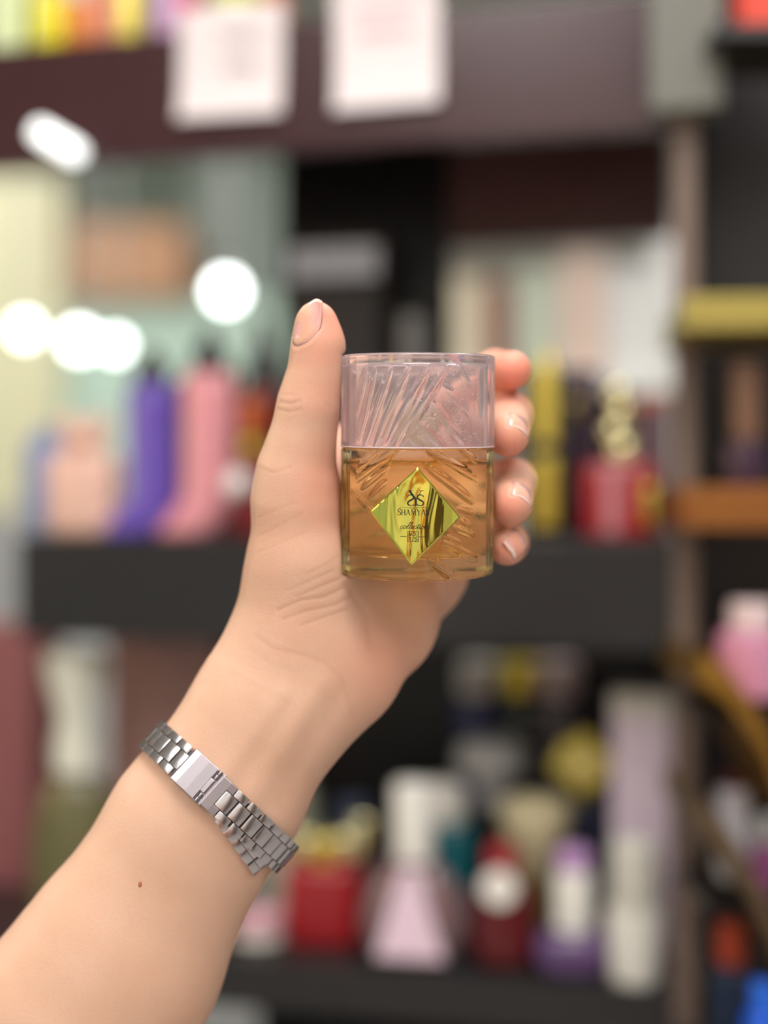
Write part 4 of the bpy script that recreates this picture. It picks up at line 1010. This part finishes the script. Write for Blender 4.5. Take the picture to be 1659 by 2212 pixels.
pumpm = mat('pale_gold_plastic', S(228,214,168), 0.35, 0.0, noise=0.05, coat=0.3, trans=0.35)
lathe('neck', rounded(10*mm, (BBODY+0.02)*mm, (BBODY+5)*mm, 0.6*mm), pumpm, bottle, 40)
lathe('spray_collar', rounded(8.6*mm, (BBODY+5.02)*mm, (BBODY+12)*mm, 0.8*mm), pumpm, bottle, 40)
lathe('spray_head', rounded(5.6*mm, (BBODY+12.02)*mm, (BBODY+20)*mm, 1.0*mm), mat('cream_plastic', S(236,228,204), 0.35, noise=0.03), bottle, 32)
# droplets inside the cap
bm = bmesh.new()
ri = BR-3.6
for k in range(640):
    a = math.radians(random.triangular(-10, 62, 24)); z = random.uniform(BBODY+2, BH-5)
    r = random.uniform(0.09, 0.24)
    if random.random() < 0.06: r *= 1.7
    bmesh.ops.create_icosphere(bm, subdivisions=1, radius=r*mm, matrix=Matrix.Translation((ri*math.sin(a)*mm, -ri*math.cos(a)*mm, z*mm)))
tag(link('droplets', mesh_of('droplets', bm), mat('droplet_white', S(255,250,248), 0.15, noise=0.02), bottle, smooth=True), kind='stuff')

# -------------------------------------------------- gold foil label and its print
foil = bpy.data.materials.new('gold_foil'); foil.use_nodes = True; nt = foil.node_tree; b = nt.nodes['Principled BSDF']
b.inputs['Base Color'].default_value = (*S(240,234,112), 1); b.inputs['Metallic'].default_value = 1.0; b.inputs['Roughness'].default_value = 0.13
tc = nt.nodes.new('ShaderNodeTexCoord'); mp = nt.nodes.new('ShaderNodeMapping'); mp.inputs['Scale'].default_value = (120, 40, 34)
nzz = nt.nodes.new('ShaderNodeTexNoise'); nzz.inputs['Scale'].default_value = 1.0; nzz.inputs['Detail'].default_value = 2; nzz.inputs['Distortion'].default_value = 0.8
bpp = nt.nodes.new('ShaderNodeBump'); bpp.inputs['Strength'].default_value = 1.0; bpp.inputs['Distance'].default_value = 0.0019
nt.links.new(tc.outputs['Object'], mp.inputs['Vector']); nt.links.new(mp.outputs['Vector'], nzz.inputs['Vector']); nt.links.new(nzz.outputs['Fac'], bpp.inputs['Height']); nt.links.new(bpp.outputs['Normal'], b.inputs['Normal'])
def wrap_at(off):
    def f_(px, py):
        a = u_of(px); r = BR+off
        return (r*math.sin(a)*mm, -r*math.cos(a)*mm, z_of(py)*mm)
    return f_
Lp, Tp, Rp, Bp = (793,1106), (896.5,1009), (990,1118), (884,1221)
n = 28; v = []; f = []
for off in (0.22, 0.05):
    wr = wrap_at(off)
    for j in range(n+1):
        for i in range(n+1):
            a, c = i/n, j/n
            x = (1-a)*(1-c)*Lp[0]+a*(1-c)*Tp[0]+a*c*Rp[0]+(1-a)*c*Bp[0]; y = (1-a)*(1-c)*Lp[1]+a*(1-c)*Tp[1]+a*c*Rp[1]+(1-a)*c*Bp[1]
            v.append(wr(x, y))
N1 = (n+1)**2
for j in range(n):
    for i in range(n):
        q = (j*(n+1)+i, j*(n+1)+i+1, (j+1)*(n+1)+i+1, (j+1)*(n+1)+i); f.append(q[::-1]); f.append(tuple(N1+k for k in q))
for i in range(n):
    for q in ((i, i+1), (n*(n+1)+i+1, n*(n+1)+i), ((i+1)*(n+1), i*(n+1)), (i*(n+1)+n, (i+1)*(n+1)+n)):
        f.append((q[0], q[1], N1+q[1], N1+q[0]))
label = link('gold_label', pyd('gold_label', v, f), foil, bottle, smooth=True)
bm = bmesh.new(); bm.from_mesh(label.data); bmesh.ops.recalc_face_normals(bm, faces=bm.faces); bm.to_mesh(label.data); bm.free()
label['label'] = 'wavy gold foil diamond label with black print'
ink = mat('black_ink', S(34,26,18), 0.5, noise=0.05, nscale=500)
def cat(pts, n=8):
    """Catmull-Rom through the points"""
    P_ = [pts[0]]+list(pts)+[pts[-1]]; out = []
    for i in range(1, len(P_)-2):
        p0, p1, p2, p3 = P_[i-1], P_[i], P_[i+1], P_[i+2]
        for k in range(n):
            t = k/n
            out.append(tuple(0.5*((2*p1[d])+(-p0[d]+p2[d])*t+(2*p0[d]-5*p1[d]+4*p2[d]-p3[d])*t*t+(-p0[d]+3*p1[d]-3*p2[d]+p3[d])*t**3) for d in (0, 1)))
    out.append(tuple(pts[-1])); return out
def swell(n_, a, b_): return [a+(b_-a)*math.sin(math.pi*i/(n_-1))**1.3 for i in range(n_)]
def printed(name, strokes, lab=None):
    me = ribbons_mesh(name, strokes, wrap_at(0.30)); o = link(name, me, ink, label)
    if lab: o['label'] = lab
    return o
# monogram: Y over two mirrored S
st = []
st.append(([(876,1059.5),(887,1059.5)], 1.3)); st.append(([(899,1059.5),(911,1059.5)], 1.3))
st.append(([(879.5,1059.5),(892.5,1078)], 4.6)); st.append(([(905,1059.5),(893.5,1078)], 1.7)); st.append(([(893,1076),(893,1091)], 4.2)); st.append(([(887,1091.5),(899.5,1091.5)], 1.3))
sR = cat([(909,1073),(907,1069.5),(902,1068.5),(897,1070.5),(896.5,1075),(901,1079),(907,1082.5),(909.5,1087),(906,1091),(900,1091.3),(895.5,1088)])
st.append((sR, swell(len(sR), 1.2, 3.6))); st.append(([(909.3,1068.5),(909.3,1074)], 1.0))
sL = [(2*892.5-x, y) for x, y in sR]; st.append((sL, swell(len(sL), 1.2, 3.6))); st.append(([(875.7,1068.5),(875.7,1074)], 1.0))
printed('monogram', st, 'black monogram of Y and two mirrored S')
# SHAMYAS in serif capitals
def serif_text(word, x, y, h, gap, big=1.0):
    st = []
    for ci, ch in enumerate(word):
        H_ = h*(1.12 if ci in (0, len(word)-1) else 1.0)
        Wd = {'S':0.62,'H':0.86,'A':0.86,'M':1.14,'Y':0.82}[ch]*h
        X = lambda a: x+a*Wd
        Y = lambda b_: y-b_*H_
        tk, tn, sf = h*0.15, h*0.065, h*0.055
        ser = lambda a, b_, l=0.26: st.append(([(X(a)-l*h*0.5, Y(b_)), (X(a)+l*h*0.5, Y(b_))], sf))
        if ch == 'S':
            p_ = cat([(X(.9),Y(.76)),(X(.78),Y(.94)),(X(.45),Y(1.0)),(X(.12),Y(.86)),(X(.14),Y(.66)),(X(.5),Y(.51)),(X(.88),Y(.34)),(X(.88),Y(.13)),(X(.52),Y(0)),(X(.16),Y(.06)),(X(.05),Y(.25))])
            st.append((p_, swell(len(p_), tn, tk))); st.append(([(X(.92),Y(.74)),(X(.92),Y(1.0))], sf)); st.append(([(X(.04),Y(.26)),(X(.04),Y(0))], sf))
        elif ch == 'H':
            for a in (.18,.82): st.append(([(X(a),Y(0)),(X(a),Y(1))], tk)); ser(a,0); ser(a,1)
            st.append(([(X(.18),Y(.52)),(X(.82),Y(.52))], tn))
        elif ch == 'A':
            st.append(([(X(.1),Y(0)),(X(.5),Y(1))], tn)); st.append(([(X(.48),Y(1)),(X(.88),Y(0))], tk)); st.append(([(X(.26),Y(.35)),(X(.72),Y(.35))], tn)); ser(.1,0); ser(.88,0)
        elif ch == 'M':
            st.append(([(X(.14),Y(0)),(X(.18),Y(1))], tn)); st.append(([(X(.18),Y(1)),(X(.5),Y(.08))], tk)); st.append(([(X(.5),Y(.08)),(X(.82),Y(1))], tn)); st.append(([(X(.82),Y(1)),(X(.86),Y(0))], tk)); ser(.14,0); ser(.86,0); ser(.16,1,.2); ser(.84,1,.2)
        elif ch == 'Y':
            st.append(([(X(.1),Y(1)),(X(.5),Y(.48))], tk)); st.append(([(X(.9),Y(1)),(X(.5),Y(.48))], tn)); st.append(([(X(.5),Y(.52)),(X(.5),Y(0))], tk)); ser(.1,1); ser(.9,1); ser(.5,0)
        x += Wd+gap
    return st, x
st, xe = serif_text('SHAMYAS', 854.5, 1112.6, 12.4, 0.5)
sc_ = (922.0-854.5)/(xe-854.5); st = [([(854.5+(p_[0]-854.5)*sc_, p_[1]) for p_ in pts], wd) for pts, wd in st]
printed('brand_name', st, 'black serif lettering SHAMYAS')
fl = cat([(889,1098.5),(884,1099),(882.5,1096),(886,1094.6),(889,1097),(892,1094.6),(895.5,1096),(894,1099),(889,1098.5)])
printed('flourish', [([(859,1096.2),(882,1096.2)], 0.8), ([(896,1096.2),(920,1096.2)], 0.8), (fl, 1.0)])
# script: collection
def scr(pts, x, sl=0.42): return cat([(x+a+sl*b_, 1142-b_) for a, b_ in pts], 6)
st = []; x = 858.5; X0 = x
glyph = {'c': ([(5.0,5.6),(3.6,6.9),(1.2,5.2),(0.4,2.2),(2.0,0.2),(4.6,1.2),(6.6,3.4)], 6.0),
 'o': ([(4.2,6.4),(1.6,6.2),(0.4,3.0),(1.6,0.3),(4.0,0.8),(5.4,3.8),(4.2,6.4),(5.0,5.6),(7.4,5.4)], 6.6),
 'l': ([(0,1.5),(2.6,5.0),(5.2,12.4),(4.4,14.6),(2.9,12.6),(2.0,6.0),(1.6,1.8),(2.6,0.1),(5.0,1.6)], 4.5),
 'e': ([(0,2.2),(3.6,3.4),(5.0,5.6),(3.8,6.9),(1.4,5.0),(0.8,2.0),(2.4,0.1),(5.0,1.2),(6.6,3.2)], 6.0),
 't': ([(0,1.5),(2.4,6.0),(4.2,11.5),(2.6,5.0),(2.0,1.6),(3.0,0.1),(5.0,1.6)], 4.8),
 'i': ([(0,1.5),(2.4,6.6),(1.8,2.2),(2.4,0.1),(4.6,1.8)], 4.2),
 'n': ([(0,1.5),(2.0,6.4),(1.4,0.0),(2.2,3.4),(4.6,6.6),(5.6,5.6),(5.0,1.6),(6.0,0.1),(8.4,2.2)], 7.4)}
for ch in 'collection':
    pts, adv = glyph[ch]; q = scr(pts, x); st.append((q, [0.95+0.55*(i % 9 in (3,4,5)) for i in range(len(q))]))
    if ch == 't': st.append((scr([(0.2,8.2),(3.0,8.6),(5.8,8.4)], x), 0.8))
    if ch == 'i': st.append((scr([(2.2,9.4),(2.7,10.0)], x), 1.3))
    x += adv
xe = x+1.5; sc_ = (919.0-X0)/(xe-X0); st = [([(X0+(p_[0]-X0)*sc_, p_[1]) for p_ in pts], wd) for pts, wd in st]
st.append(([(858,1145.6),(919,1145.2)], 1.2))
printed('script_word', st, 'black script lettering collection, underlined')
# number box
st = [([(875.5,1147.5),(898.5,1147.5)],1.2),([(898.5,1147),(898.5,1170)],1.2),([(898.5,1169.5),(875.5,1169.5)],1.2),([(875.5,1170),(875.5,1147)],1.2),([(859.5,1158.5),(874,1158.5)],1.1),([(900,1159),(914.5,1159.4)],1.1)]
def it(pts, x, y, sl=0.18): return [(x+a+sl*b_, y-b_) for a, b_ in pts]
st += [(it([(0,0),(0,8)],878.5,1157.5),1.5),(it([(0,8),(4.6,0)],878.5,1157.5),1.6),(it([(4.6,0),(4.6,8)],878.5,1157.5),1.5)]
st.append((it(cat([(2.6,8),(0.3,6.4),(0,2.6),(2.2,0),(4.8,1.4),(5.2,5.4),(2.6,8)]),886.4,1157.5),1.5)); st.append((it([(0,0),(1.3,0)],894,1157.3),1.3))
st += [(it([(0.2,6.2),(2.2,8.2),(2.2,0)],878.2,1168),1.6)]
st += [(it([(0,8),(4.6,8),(1.6,0)],883.6,1168),1.5)]
st += [(it([(4.6,8),(1.2,8),(0.8,4.6)],889.8,1168),1.4),(it(cat([(0.6,4.5),(3.0,5.0),(4.7,3.0),(3.2,0.2),(0.2,0.8)]),889.8,1168),1.4)]
printed('number_box', st, 'boxed black number NO. 175')
